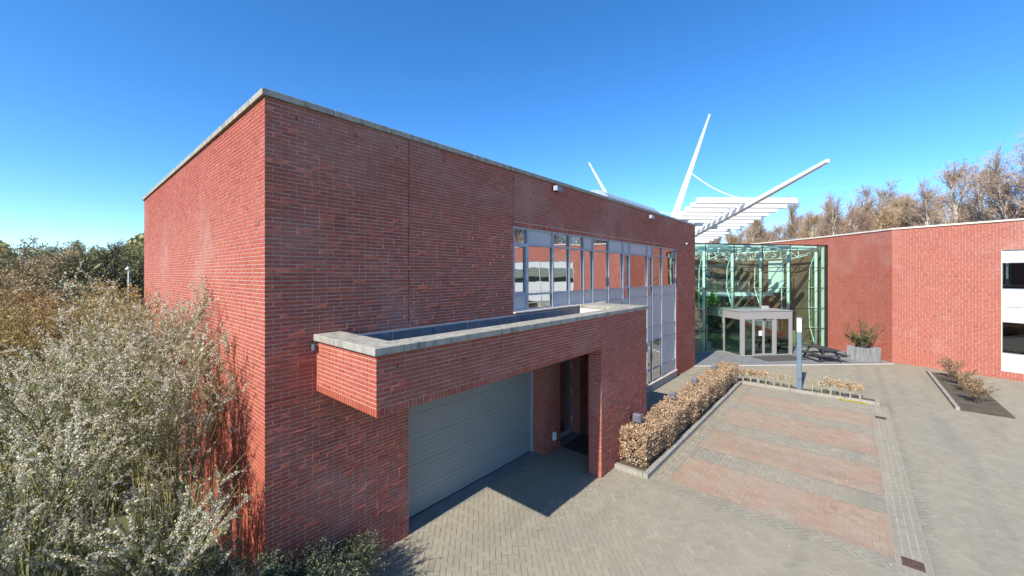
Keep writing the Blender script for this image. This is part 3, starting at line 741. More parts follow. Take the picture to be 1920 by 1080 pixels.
for k in KC:
    z0 = VZ + .05 if VK0 < k < VK1 else .02
    MB().tube([gp(k, .26, z0), gp(k, .26, 6.45)], .085, 12).obj('column', 'steel_green', H_, smooth=True)
    bow = [(6.40, .28), (5.40, .72), (4.04, .78)] + ([(2.85, .30)] if z0 > 1 else [(2.68, .78), (1.33, .72), (.1, .30)])
    MB().tube([gp(k, o, z) for z, o in bow], .028, 6).obj('bow_rod', 'steel_green', H_)
    for z in ZR[1:5]:
        if z > z0 + .1: MB().tube([gp(k, .0, z), gp(k, .76, z)], .024, 6).obj('strut', 'steel_green', H_)
    # roof beam: a slim trussed girder running inwards
    MB().tube([gp(k, .05, 6.70), gp(k, 9.5, 6.70)], .06, 8).obj('roof_beam', 'steel_green', H_)
    MB().tube([gp(k, .26, 6.42), gp(k, 1.6, 6.12), gp(k, 7.5, 6.12), gp(k, 9.4, 6.62)], .028, 6).obj('beam_rod', 'steel_green', H_)
    MB().tube([gp(k, .3, 6.64), gp(k, 1.6, 6.12), gp(k, 2.35, 6.66), gp(k, 3.1, 6.12), gp(k, 3.85, 6.66), gp(k, 4.6, 6.12), gp(k, 5.35, 6.66), gp(k, 6.1, 6.12), gp(k, 6.8, 6.66), gp(k, 7.5, 6.12)], .02, 6).obj('beam_lacing', 'steel_green', H_)
    for o in (1.6, 3.1, 4.6, 6.1, 7.5): MB().tube([gp(k, o, 6.12), gp(k, o, 6.68)], .026, 6).obj('beam_post', 'steel_green', H_)
for o in (.35, 1.6, 3.1, 4.6, 6.1, 7.6): MB().tube([gp(-4.9, o, 6.80), gp(9.0 + o * .25, o, 6.80)], .045, 8).obj('purlin', 'steel_green', H_)
for i in range(len(KC) - 1):
    a, b_ = KC[i], KC[i + 1]
    MB().tube([gp(a, .35, 6.78), gp(b_, 3.1, 6.78)], .022, 6).obj('roof_brace', 'steel_green', H_); MB().tube([gp(b_, .35, 6.76), gp(a, 3.1, 6.76)], .022, 6).obj('roof_brace', 'steel_green', H_)
    for q in (.42, .52): MB().tube([gp(a + (b_ - a) * q, 1.2, 5.95), gp(a + (b_ - a) * q, 1.2, 6.78)], .035, 6).obj('hanger', 'steel_green', H_)
    MB().tube([gp(a + .1, 1.2, 6.2), gp(a + (b_ - a) * .42, 1.2, 5.95), gp(a + (b_ - a) * .52, 1.2, 5.95), gp(b_ - .1, 1.2, 6.35)], .018, 6).obj('tie_rod', 'steel_green', H_)
for z in (6.55, 6.70): MB().tube([gp(-4.9, .28, z), gp(9.35, .28, z)], .035, 8).obj('edge_tube', 'steel_green', H_)
MB().fbox(GF, 9.26, 9.36, .04, .16, .02, 6.84).obj('corner_post', 'steel_green', H_)
MB().fbox(GF, 9.02, 9.06, .62, .68, .3, 6.0).obj('drain_pipe', 'timber_yellow', H_)
for i in range(len(KJ) - 1):
    for o0, o1 in ((.11, 2.4), (2.42, 4.8), (4.82, 7.2), (7.22, 9.6)): MB().fbox(GF, KJ[i] + .01, KJ[i + 1] - .01, o0, o1, 6.885, 6.90).obj('roof_pane', 'glass_roof', H_)
MB().poly([gp(-5, .02, .015), gp(9.8, .02, .015), gp(12.5, 9.6, .015), gp(-5, 9.6, .015)]).obj('hall_floor', 'interior_floor', H_)
MB().fbox(GF, -8, 14, 9.6, 9.8, 0, 6.85).obj('back_wall', 'interior_brick', H_)
mz = sub_empty('gallery', H_)
MB().fbox(GF, -4.9, 9.2, 4.2, 6.6, 3.22, 3.50).obj('slab', 'concrete', mz); MB().fbox(GF, -4.9, 9.25, 4.10, 4.195, 3.30, 3.56).obj('edge_beam', 'steel_green', mz)
for i in range(15):
    k = -4.4 + i * .97; MB().tube([gp(k, 4.22, 3.56), gp(k, 4.22, 4.5)], .018, 6).obj('rail_post', 'steel_green', mz)
MB().tube([gp(-4.9, 4.22, 4.52), gp(9.2, 4.22, 4.52)], .028, 8).obj('handrail', 'lamp_grey', mz)
for i in range(17): MB().tube([gp(-4.5 + i * .8, 4.08, 3.27), gp(-4.5 + i * .8, 4.08, 3.19)], .05, 8).obj('spot_lamp', 'white_paint', mz)
for k in (-2.6, .2, 3.2, 6.0, 8.8): MB().tube([gp(k, 5.4, 0), gp(k, 5.4, 3.2)], .11, 12).obj('support', 'concrete', mz)
for k in (.9, 5.5): MB().tube([gp(k, 6.9, 0), gp(k, 6.9, 6.7)], .10, 12).obj('inner_column', 'white_paint', H_)
pq = cpos(np.array([8.1, 9.5])); nq = cnrm(np.array([8.1, 9.5])); mb = MB(); P4 = [pq[0] + nq[0] * .03, pq[1] + nq[1] * .03, pq[1] + nq[1] * .09, pq[0] + nq[0] * .09]
mb.hexa([(*p, 3.52) for p in P4] + [(*p, 6.0) for p in P4]); mb.obj('green_panel', 'steel_green', H_)
MB().fbox(GF, -4.9, 4.5, 8.2, 8.3, .0, 3.2).obj('reception_wall', 'interior_brick', H_)
MB().fbox(GF, -1.0, 3.0, 6.9, 7.6, .0, 1.1).obj('reception_desk', 'timber_yellow', H_, .01)

# vestibule
Ve = thing('entrance_vestibule', 'grey framed entrance vestibule with glass sliding doors and flat fascia', 'vestibule', gp(3.5, -1.0, 0))
vo = -1.57
MB().fbox(GF, VK0, VK1, vo, -.01, 2.22, 2.70).obj('fascia', 'vestibule_grey', Ve, .006)
MB().fbox(GF, VK0 - .03, VK1 + .03, vo - .03, -.008, 2.702, 2.74).obj('roof_trim', 'vestibule_grey', Ve)
MB().fbox(GF, VK0, VK1, .04, 1.5, 2.22, 2.70).obj('inner_fascia', 'vestibule_grey', Ve)
W_ = VK1 - VK0
xs = [0, .22, .82, .96, 1.52, 1.57, 1.62, 2.25, 2.39, 3.15, 3.55]
def post(a, b_, o0=vo, o1=vo + .10, z1=2.218): MB().fbox(GF, VK0 + a, VK0 + b_, o0, o1, 0.012, z1).obj('post', 'vestibule_grey', Ve, .004)
for a, b_ in ((0, .26), (.80, .93), (2.26, 2.44), (3.32, 3.55)): post(a, b_)
post(0, .10, -.14, -.03); post(3.45, 3.55, -.14, -.03)
MB().fbox(GF, VK0 + .26, VK0 + .80, vo + .02, vo + .08, .012, .07).obj('sill_rail', 'vestibule_grey', Ve); MB().fbox(GF, VK0 + 2.44, VK0 + 3.32, vo + .02, vo + .08, .012, .07).obj('sill_rail', 'vestibule_grey', Ve)
MB().fbox(GF, VK0 + .26, VK0 + .80, vo + .045, vo + .06, .07, 2.218).obj('side_pane', 'glass_door', Ve); MB().fbox(GF, VK0 + 2.44, VK0 + 3.32, vo + .045, vo + .06, .07, 2.218).obj('side_pane', 'glass_door', Ve)
for a, b_ in ((.93, 1.59), (1.60, 2.26)):
    dr = sub_empty('sliding_door', Ve); fr = MB(); st = .07
    for q in ((a, a + st, .02, 2.2), (b_ - st, b_, .02, 2.2), (a + st, b_ - st, .02, .13), (a + st, b_ - st, 2.13, 2.2)): fr.fbox(GF, VK0 + q[0], VK0 + q[1], vo + .06, vo + .10, q[2], q[3])
    fr.obj('door_frame', 'vestibule_grey', dr, .003); MB().fbox(GF, VK0 + a + st, VK0 + b_ - st, vo + .075, vo + .085, .13, 2.13).obj('pane', 'glass_door', dr)
    if a < 1: MB().fbox(GF, VK0 + 1.27, VK0 + 1.50, vo + .068, vo + .074, 1.22, 1.52).obj('notice', 'paper', dr)
for kk in (VK0, VK1 - .06):
    MB().fbox(GF, kk + .02, kk + .035, vo + .10, -.14, .07, 2.218).obj('side_pane', 'glass_door', Ve); MB().fbox(GF, kk, kk + .06, vo + .10, -.14, .012, .068).obj('sill_rail', 'vestibule_grey', Ve)
    MB().fbox(GF, kk + .02, kk + .035, .10, 1.42, .07, 2.218).obj('inner_pane', 'glass_door', Ve); MB().fbox(GF, kk, kk + .06, 1.42, 1.5, .012, 2.218).obj('post', 'vestibule_grey', Ve)
MB().fbox(GF, VK0 + 1.50, VK0 + 1.68, vo - .05, vo - .001, 2.20, 2.27).obj('sensor', 'dark_metal', Ve, .008)
MB().fbox(GF, VK0 + 2.35, VK0 + 2.65, vo + .8, vo + 1.1, 2.752, 2.95).obj('roof_box', 'concrete', Ve)
tag(MB().fbox(GF, VK0 + .55, VK0 + 3.25, vo - 1.45, vo - .12, .0125, .024).obj('entrance_mat', 'mat_fibre'), 'dark grey mat on the slate before the glass sliding doors', 'mat')

# masts and louvre canopy
bar = np.array([.67, -.742]); q1 = np.array([26.3, 4.59, 9.15]); qs = np.array([.857, .579, -.0964])
LV = thing('louvre_canopy', 'white louvre canopy of parallel slats on a slanting boom above the hall', 'canopy', tuple(q1))
for i in range(17):
    c = q1 + qs * i; a = np.append(bar, 0)
    F_ = (c[:2], bar, np.array([-bar[1], bar[0]]) * (1 if (np.array([-bar[1], bar[0]]) @ c[:2]) > 0 else -1))
    MB().fbox(F_, -2.95, 2.95, -.14, .14, c[2] - .05, c[2] + .28).obj('slat', 'white_paint', LV, .03)
dv = Vector(qs).normalized(); sd = Vector((bar[0], bar[1], 0)); up = sd.cross(dv).normalized(); up = up if up.z > 0 else -up
def beam(p0, p1, w0, w1, h0, h1, sd):
    dv = (p1 - p0).normalized(); sd = (sd - dv * sd.dot(dv)).normalized(); up = sd.cross(dv)
    P = []
    for p, w_, h_ in ((p0, w0, h0), (p1, w1, h1)): P.append([p + sd * (a * w_) + up * (b_ * h_) for a, b_ in ((-1, -1), (1, -1), (1, 1), (-1, 1))])
    return MB().hexa(P[0] + P[1])
p0, p1 = Vector(q1 - qs * 6.75), Vector(q1 + qs * 18)
pm = p0.lerp(p1, .3); dz = Vector((0, 0, -.19))
beam(p0 + dz, pm + dz, .075, .14, .075, .15, sd).obj('boom', 'white_paint', LV, .02); beam(pm + dz, p1 + dz, .14, .15, .15, .15, sd).obj('boom', 'white_paint', LV, .02)
MB().tube([p1 + Vector((0, 0, -.2)), (p1.x, p1.y, 6.9)], .12, 10).obj('support', 'white_paint', LV)
c5 = q1 + qs * 4.6; mbp = Vector((c5[0] - bar[0] * 3.0, c5[1] - bar[1] * 3.0, c5[2] - .2))
def pix(x, y, t): a, b_ = DIR(x); return Vector((a * t, b_ * t, CAMZ + (513 - y) / FPX * t))
MS = thing('mast', 'tall white mast leaning right beside the louvre canopy', 'mast', (mbp.x, mbp.y, mbp.z))
foot, tip = pix(1264, 408, 27.3), pix(1331, 214, 25.0)
mid = foot.lerp(tip, .42)
beam(foot, mid, .19, .135, .17, .12, Vector((ST, -CT, 0))).obj('lower_shaft', 'white_paint', MS, .02); beam(mid, tip, .135, .045, .12, .045, Vector((ST, -CT, 0))).obj('upper_shaft', 'white_paint', MS, .02)
MB().tube([foot + Vector((.1, .1, -.05)), (foot.x + .6, foot.y + .9, 6.9)], .12, 10).obj('foot_strut', 'white_paint', MS)
MB().tube([foot, Vector((c5[0] - bar[0] * 2.7, c5[1] - bar[1] * 2.7, c5[2] + .1))], .08, 8).obj('bracket', 'white_paint', MS)
a_, b_ = pix(1298, 326, 26.2), Vector(q1 + np.array([0, 0, .2])); pts = []
for i in range(9):
    k = i / 8; p = a_.lerp(b_, k); p.z -= .28 * 4 * k * (1 - k); pts.append(p)
MB().tube(pts, .03, 6).obj('stay_cable', 'white_paint', MS)
MB().tube([foot + Vector((0, 0, .25)), pix(1214, 395, 30)], .03, 6).obj('stay_cable', 'white_paint', MS)
MS2 = thing('mast', 'thinner white mast leaning left above the roof of the brick block', 'mast', tuple(pix(1140, 372, 34)))
f2, t2 = pix(1152, 393, 33), pix(1104, 305, 32); beam(f2, t2, .19, .06, .17, .06, Vector((ST, -CT, 0))).obj('shaft', 'white_paint', MS2, .02)
MB().tube([f2, (f2.x + .5, f2.y + .3, 7.25)], .12, 10).obj('foot_strut', 'white_paint', MS2)

# ================================================================== SMALL THINGS OUTSIDE
d = thing('lamp_post', 'square blue grey lamp post with white head beside the parking bays', 'lamp post', (20.75, 1.65, 0))
x0, y0 = 20.75, 1.65; hw = .085
MB().box(x0 - hw, x0 + hw, y0 - hw, y0 + hw, 0, 2.50).obj('post', 'lamp_post_paint', d, .012)
MB().box(x0 - hw + .004, x0 + hw - .004, y0 - hw + .004, y0 + hw - .004, 2.502, 3.07).obj('diffuser', 'lamp_head', d, .01)
MB().box(x0 - hw - .002, x0 + hw + .002, y0 - hw - .002, y0 + hw + .002, 3.072, 3.13).obj('cap', 'lamp_post_paint', d, .006)
for z in (.45, .52): MB().box(x0 - hw - .004, x0 + hw + .004, y0 - hw - .004, y0 + hw + .004, z, z + .012).obj('band', 'dark_metal', d)

def garden_lamp(u, v, z, label, big=1.0):
    d = thing('garden_lamp', label, 'lamp', (u, v, 0), 'garden lamps in the hedge')
    MB().tube([(u, v, .04), (u, v, z - .02)], .022, 8).obj('stem', 'lamp_grey', d)
    b0 = big
    MB().hexa([(u - .10 * b0, v - .10 * b0, z - .02), (u + .08 * b0, v - .10 * b0, z), (u + .08 * b0, v + .10 * b0, z), (u - .10 * b0, v + .10 * b0, z - .02),
               (u - .07 * b0, v - .09 * b0, z + .17 * b0), (u + .11 * b0, v - .09 * b0, z + .15 * b0), (u + .11 * b0, v + .09 * b0, z + .15 * b0), (u - .07 * b0, v + .09 * b0, z + .17 * b0)]).obj('housing', 'lamp_grey', d, .012)
    MB().box(u - .112 * b0, u - .10 * b0, v - .08 * b0, v + .08 * b0, z + .01, z + .14 * b0).obj('lens', 'lamp_grey', d)
garden_lamp(10.4, 4.42, .96, 'grey garden lamp nearest the camera at the end of brown hedge', 1.15)
garden_lamp(13.2, 4.42, .93, 'second grey garden lamp along the brown hedge from the near end')
garden_lamp(15.5, 4.40, .93, 'third grey garden lamp along the brown hedge from the near end')
garden_lamp(18.3, 4.40, .93, 'farthest grey garden lamp in the brown hedge')

def drain(u, v, label):
    d = thing('drain_grate', label, 'drain', (u, v, 0))
    MB().box(u - .14, u + .14, v - .14, v + .14, -.02, .006).obj('frame', 'drain_iron', d)
    for i in range(5): MB().box(u - .115, u + .115, v - .118 + i * .052, v - .118 + i * .052 + .034, .0065, .016).obj('bar', 'drain_iron', d)
drain(9.60, -.82, 'rusty square drain grate near the front of the pale gutter strip'); drain(18.6, -.80, 'rusty drain grate at the far end of the pale gutter strip')

# picnic table
PA, PB, PC = np.array([-.78, -.626]), np.array([-.626, .78]), np.array([28.75, 1.25])
d = thing('picnic_table', 'weathered dark picnic table with benches on the slate platform', 'picnic table', (PC[0], PC[1], 0)); PFm = (PC, PA, PB)
for i in range(5): MB().fbox(PFm, -.95, .95, -.38 + i * .154, -.38 + i * .154 + .146, .70, .745).obj('tabletop_plank', 'dark_wood', d, .006)
for s in (-1, 1):
    for i in range(2): MB().fbox(PFm, -.95, .95, s * .72 - .145 + i * .148, s * .72 - .145 + i * .148 + .14, .42, .462).obj('bench_plank', 'dark_wood', d, .006)
for k in (-.62, .62):
    for s in (-1, 1):
        P = lambda o, z: Vector((*(PC + PA * k + PB * o), z))
        beam(P(s * .62, .012), P(s * .24, .70), .035, .035, .05, .05, Vector((*PA, 0))).obj('leg', 'dark_wood', d)
    MB().fbox(PFm, k + .037, k + .085, -.86, .86, .33, .418).obj('cross_beam', 'dark_wood', d); MB().fbox(PFm, k + .037, k + .085, -.36, .36, .62, .698).obj('top_batten', 'dark_wood', d)

# planter
PF2 = (np.array([30.15, .15]), np.array([-.62, -.784]) / np.hypot(.62, .784), np.array([.784, -.62]) / np.hypot(.62, .784))
d = thing('planter', 'square weathered concrete planter against the curved brick wall', 'planter', (30.15, .15, 0))
for q in ((0, 1.05, 0, .09), (0, 1.05, .96, 1.05), (0, .09, .09, .96), (.96, 1.05, .09, .96)): MB().fbox(PF2, q[0], q[1], q[2], q[3], .012, .80).obj('side', 'planter_stone', d, .01)
MB().fbox(PF2, .091, .959, .091, .959, .013, .72).obj('soil', 'soil', d)
PLC = PF2[0] + PF2[1] * .5 + PF2[2] * .5

# ================================================================== PLANTS
def norm(a): return a / np.maximum(np.linalg.norm(a, axis=-1, keepdims=True), 1e-9)
def tubes(P, r0, r1, n=3):
    """P (N,K,3) polylines -> verts, quads of thin n-sided tubes"""
    Nn, K, _ = P.shape; T = np.gradient(P, axis=1); T = norm(T)
    ref = np.where(np.abs(T[..., 2:3]) < .9, np.array([0, 0, 1.]), np.array([1., 0, 0])); A = norm(np.cross(T, ref)); Bv = np.cross(T, A)
    r0 = np.broadcast_to(np.asarray(r0, float), (Nn,)); r1 = np.broadcast_to(np.asarray(r1, float), (Nn,))
    rr = r0[:, None] + (r1 - r0)[:, None] * np.linspace(0, 1, K)[None]
    V = np.stack([P + (A * math.cos(2 * math.pi * j / n) + Bv * math.sin(2 * math.pi * j / n)) * rr[..., None] for j in range(n)], 2)
    b = np.arange(Nn)[:, None, None] * K * n + np.arange(K - 1)[None, :, None] * n; j = np.arange(n)[None, None]
    F = np.stack([b + j, b + (j + 1) % n, b + n + (j + 1) % n, b + n + j], -1)
    return V.reshape(-1, 3), F.reshape(-1, 4)
def merge(parts):
    V, F, k = [], [], 0
    for v, f in parts: V.append(v); F.append(f + k); k += len(v)
    return np.concatenate(V), np.concatenate(F)
def grow(P, per, tmin, tmax, L, spread, K, rng, up=0.0, taper=.5, droop=0.0, along=.6):
    """side shoots from polylines P: per shoots each, returns (N*per,K,3)"""
    Nn, KK, _ = P.shape; i = np.repeat(np.arange(Nn), per); t = rng.uniform(tmin, tmax, len(i))
    f = t * (KK - 1); k = np.minimum(f.astype(int), KK - 2); fr = (f - k)[:, None]
    s = P[i, k] * (1 - fr) + P[i, k + 1] * fr; tan = norm(P[i, k + 1] - P[i, k])
    rd = norm(rng.normal(size=(len(i), 3))); dr = norm(tan * along + rd * spread + np.array([0, 0, up]))
    ln = rng.uniform(L[0], L[1], len(i)) * (1 - taper * t)
    u = np.linspace(0, 1, K)[None, :, None]; side = norm(np.cross(dr, norm(rng.normal(size=dr.shape))))
    Q = s[:, None] + dr[:, None] * (ln[:, None, None] * u) + side[:, None] * (ln[:, None, None] * .12 * rng.normal(size=(len(i), 1, 1)) * u * u)
    Q[..., 2] -= (droop * ln)[:, None] * (u[..., 0] ** 2)
    return Q
def leaves_on(P, n, size, rng, off=.015, tmin=0.0, asp=.6, stand=None):
    Nn, K, _ = P.shape; i = rng.randint(0, Nn, n); f = rng.uniform(tmin, 1, n) * (K - 1); k = np.minimum(f.astype(int), K - 2); fr = (f - k)[:, None]
    c = P[i, k] * (1 - fr) + P[i, k + 1] * fr + rng.normal(size=(n, 3)) * off
    return quads(c, size, rng, asp)
def quads(c, size, rng, asp=.6, flat_=0.0):
    n = len(c); nn = norm(rng.normal(size=(n, 3)) + np.array([0, 0, flat_])); a = norm(np.cross(nn, norm(rng.normal(size=(n, 3))))); b = np.cross(nn, a)
    s = rng.uniform(size[0], size[1], n)[:, None]
    V = np.stack([c - a * s, c - b * s * asp * .9 + nn * s * .18, c + a * s, c + b * s * asp + nn * s * .12], 1)
    return V
def leaf_mesh(name, V, mat, rng, lo=0, hi=1):
    n = len(V); F = np.arange(n * 4).reshape(-1, 4); t = np.repeat(rng.uniform(lo, hi, n), 4)
    return np_mesh(name, V.reshape(-1, 3), F, t, mat)
def stems_of(base, n, h, spread, rng, K=10, arch=1.5, droop=.25, rb=.12, hv=.3):
    az = rng.uniform(0, 2 * math.pi, n); t = np.linspace(0, 1, K)[None]; hh = h * rng.uniform(1 - hv, 1.0, n)[:, None]
    sp = spread * np.sqrt(rng.uniform(.02, 1, n))[:, None]; b = np.array(base)[None] + np.stack([np.cos(az), np.sin(az), 0 * az], 1) * rb * rng.uniform(0, 1, (n, 1))
    wob = np.cumsum(rng.normal(0, .02 * h / 3, (n, K, 2)), 1) * t[..., None]
    P = np.zeros((n, K, 3)); P[..., 0] = b[:, :1] + np.cos(az)[:, None] * sp * t ** arch + wob[..., 0]; P[..., 1] = b[:, 1:2] + np.sin(az)[:, None] * sp * t ** arch + wob[..., 1]
    P[..., 2] = b[:, 2:3] + hh * (t - droop * t ** 3) / (1 - droop * .75)
    return P
def keep_off(P, lim=1.86):
    """plants lean on the brick side wall instead of growing through it"""
    q = P.reshape(-1, 3); m = (q[:, 0] > lim) & (q[:, 1] > 6.25); q[m, 0] = lim - np.minimum((q[m, 0] - lim) * .35, .5)
    m = (q[:, 0] > 1.93) & (q[:, 1] > 6.30) & (q[:, 0] < 1e3); q[m, 1] = 6.30 - np.minimum((q[m, 1] - 6.30) * .3, .3)
    q[:, 2] = np.maximum(q[:, 2], -.05); return q.reshape(P.shape)

def blossom_shrub(base, h, spread, label, seed, stems=34, spray=.28, bl=30000):
    rng = np.random.RandomState(seed)
    d = thing('blossom_shrub', label, 'shrub', base, 'white flowering shrubs by the side wall')
    S = keep_off(stems_of(base, stems, h, spread, rng)); T1 = keep_off(grow(S, 12, .36, 1.0, (.45, 1.6), .6, 6, rng, up=.55, taper=.4, droop=.15))
    T1 = T1[rng.random_sample(len(T1)) < np.clip((T1[:, 0, 2] - .3) / 2.2, .15, 1)]
    T2 = keep_off(grow(T1, 4, .15, 1.0, (.12, .42), .8, 4, rng, up=.1, taper=.3))
    v, f = merge([tubes(S, .016, .005, 4)]); obj('stem', np_mesh('stem', v, f, None, 'bark_green'), None, d)
    v, f = merge([tubes(T1, .0055, .002), tubes(T2, .003, .0012)]); o = obj('twigs', np_mesh('twigs', v, f, None, 'bark_green'), None, d); o['kind'] = 'stuff'
    # flowers sit in runs: many twigs carry dense blossom, others little
    w1 = rng.random_sample(len(T2)) < .48; Vb = np.concatenate([leaves_on(T2[w1], int(bl * (1 - spray)), (.006, .017), rng, .009, asp=.8), leaves_on(T1[rng.random_sample(len(T1)) < .45 + .1 * spray], int(bl * spray), (.006, .017), rng, .011, .3, asp=.8)])
    Vb = Vb[rng.random_sample(len(Vb)) < np.clip((Vb[:, 0, 2] - .5) / 1.9, .12, 1)] if spray < .5 else Vb
    o = obj('blossom', leaf_mesh('blossom', keep_off(Vb), 'blossom', rng), None, d); o['kind'] = 'stuff'
    Vl = leaves_on(np.concatenate([T2[~w1]]), int(bl * .12), (.009, .02), rng, .01); o = obj('foliage', leaf_mesh('foliage', keep_off(Vl), 'leaf_green', rng, .2, 1), None, d); o['kind'] = 'stuff'
for a in [((1.0, 9.4, 0), 5.0, 1.05, 'tallest white flowering shrub, its top against the lit brick side wall', 1, 30, .28, 25000),
          ((.25, 8.3, 0), 3.95, 1.0, 'white flowering shrub in the middle of the mass at left', 2, 32, .28, 26000),
          ((1.15, 7.6, 0), 4.1, .75, 'white flowering shrub nearest the corner of the brick block', 3, 24, .28, 17000),
          ((.75, 11.6, 0), 4.75, 1.1, 'white flowering shrub farthest along the brick side wall', 4, 26, .28, 20000),
          ((-.35, 10.4, 0), 3.8, 1.0, 'white flowering shrub behind, at the left margin below the yellow bushes', 5, 28, .28, 20000),
          ((-.25, 6.9, 0), 3.3, .9, 'white flowering shrub low at left, in front of the others', 6, 24, .7, 15000),
          ((.75, 6.15, 0), 2.5, .85, 'lowest white flowering shrub with sprays over dark shade at bottom left', 7, 18, .8, 9000)]:
    blossom_shrub(*a)

def budding_shrub(base, h, spread, label, seed, mat='bud_olive', n=26000):
    rng = np.random.RandomState(seed); d = thing('budding_shrub', label, 'shrub', base, 'yellowish budding bushes behind the white shrubs')
    S = keep_off(stems_of(base, 26, h, spread, rng, droop=.12)); T1 = keep_off(grow(S, 14, .3, 1, (.5, 1.3), .7, 5, rng, up=.5)); T2 = keep_off(grow(T1, 4, .2, 1, (.2, .5), .8, 3, rng, up=.2))
    v, f = merge([tubes(S, .02, .006, 4), tubes(T1, .007, .003), tubes(T2, .004, .002)]); o = obj('branches', np_mesh('branches', v, f, None, 'stem_tan'), None, d); o['kind'] = 'stuff'
    o = obj('foliage', leaf_mesh('foliage', keep_off(leaves_on(T2, n, (.014, .032), rng, .02)), mat, rng), None, d); o['kind'] = 'stuff'
for a in [((.35, 14.3, 0), 4.3, 1.3, 'olive yellow budding bush just behind the white shrubs', 11), ((-.9, 15.6, 0), 4.7, 1.4, 'rusty yellow bush with twiggy top at the left margin', 12, 'bud_rust'),
          ((.9, 17.6, 0), 4.6, 1.3, 'olive yellow bush beside the far end of the brick side wall', 13), ((-1.2, 19.5, 0), 5.2, 1.6, 'tall twiggy rust coloured bush behind at far left', 14, 'bud_rust'),
          ((1.4, 20.8, 0), 4.0, 1.3, 'olive bush growing past the rear corner of the brick block', 15), ((-1.6, 13.0, 0), 4.4, 1.2, 'olive bush at the outermost left beside white shrubs', 16)]:
    budding_shrub(*a)

for a in [((-3.3, 6.3, 0), 4.4, 1.2, 'dense olive bush left of the white shrubs, out at the left', 17), ((-3.6, 8.6, 0), 4.9, 1.3, 'tall dense rust bush left of the white shrubs, out at the left', 18, 'bud_rust'), ((-3.4, 4.3, 0), 3.6, 1.1, 'nearest olive bush out at the left of the camera', 19)]:  # bushes added outside the frame to throw shade on the white shrubs' lower parts
    budding_shrub(*a, n=52000) if len(a) == 6 else budding_shrub(*a[:5], mat='bud_olive', n=52000)
for a in [((-2.3, 5.4, 0), 3.5, .85, 'dense low olive bush left of the front white shrubs', 41), ((-2.4, 7.4, 0), 3.9, .9, 'second dense olive bush left of the white shrubs', 42)]: budding_shrub(*a, n=60000)  # two more unseen bushes, added closer in to deepen the shade low down
def cotoneaster(base, h, spread, label, seed, n):
    rng = np.random.RandomState(seed); d = thing('low_shrub', label, 'shrub', base, 'low evergreen shrubs at the building corner')
    S = keep_off(stems_of(base, 40, h, spread, rng, droop=.55, arch=1.1)); T1 = keep_off(grow(S, 12, .2, 1, (.15, .45), .8, 5, rng, up=.25, droop=.2)); T2 = keep_off(grow(T1, 4, .2, 1, (.05, .16), .8, 3, rng))
    v, f = merge([tubes(S, .007, .003, 4), tubes(T1, .003, .0015), tubes(T2, .002, .001)]); o = obj('branches', np_mesh('branches', v, f, None, 'bark'), None, d); o['kind'] = 'stuff'
    o = obj('foliage', leaf_mesh('foliage', keep_off(np.concatenate([leaves_on(T2, int(n * .7), (.008, .016), rng, .008), leaves_on(T1, int(n * .3), (.008, .015), rng, .01)])), 'leaf_cotoneaster', rng), None, d); o['kind'] = 'stuff'
cotoneaster((1.25, 5.85, 0), 1.55, .75, 'small leaved evergreen shrub left of the brick corner', 21, 16000)
cotoneaster((2.25, 5.75, 0), 1.05, .7, 'small leaved evergreen shrub at the foot of the brick corner', 22, 16000)
cotoneaster((3.0, 5.95, 0), .72, .5, 'lowest evergreen shrub with arching shoots beside the paved yard', 23, 9000)

# beech hedge and the sparse plants of the cross bed
def hedge():
    rng = np.random.RandomState(31); d = thing('beech_hedge', 'clipped hedge of dry brown beech leaves along the parking bays', 'hedge', (15, 4.2, .05))
    n = 42000; u = rng.uniform(9.62, 20.35, n); ph = np.sin(u * 2.1) * .04 + np.sin(u * 5.3 + 1) * .03
    # shell of a rounded box: top, both sides and ends, with some depth
    a = rng.uniform(-1, 1, n); side = rng.random_sample(n); v = np.where(side < .42, a * .36, np.where(side < .75, -.36, .36) + rng.normal(0, .03, n)); z = np.where(side < .42, .90, .16 + .74 * rng.random_sample(n) ** .8)
    dep = rng.exponential(.05, n); v = np.where(side < .42, v, v * (1 - np.minimum(dep * 1.5, .8))); z = np.where(side < .42, z - dep, z) + ph + rng.normal(0, .025, n); v = v + ph * .6
    e = rng.random_sample(n) < .05; u = np.where(e, 9.60 + rng.exponential(.05, n), u); v = np.where(e, a * .36, v); z = np.where(e, .12 + .78 * side, z)
    c = np.stack([u, 4.22 + v, np.clip(z, .12, 1.03)], 1)
    thin = np.sin(c[:, 0] * 7.3 + 2 * np.sin(c[:, 2] * 9)) + np.sin(c[:, 0] * 3.1 + c[:, 2] * 5) + .6 * np.sin(c[:, 1] * 17 + c[:, 0] * 11); c = c[rng.random_sample(n) < np.clip(.9 - .18 * thin - .5 * (c[:, 2] < .3), .12, 1)]
    o = obj('foliage', leaf_mesh('foliage', quads(c, (.012, .036), rng, .55), 'beech_leaf', rng), None, d); o['kind'] = 'stuff'
    nb = 200; ub = rng.uniform(9.7, 20.3, nb); b = np.stack([ub, 4.22 + rng.normal(0, .1, nb), np.full(nb, .03)], 1)
    t = np.linspace(0, 1, 6)[None, :, None]; S = b[:, None] + t * np.concatenate([rng.normal(0, .1, (nb, 1, 2)), np.full((nb, 1, 1), .8)], 2)
    T1 = grow(S, 10, .15, 1, (.15, .4), .9, 4, rng, up=.2); T1[..., 1] = np.clip(T1[..., 1], 3.9, 4.55); T1[..., 0] = np.clip(T1[..., 0], 9.55, 20.4)
    v_, f = merge([tubes(S, .012, .004, 5), tubes(T1, .004, .0015)]); o = obj('branches', np_mesh('branches', v_, f, None, 'bark'), None, d); o['kind'] = 'stuff'
hedge()
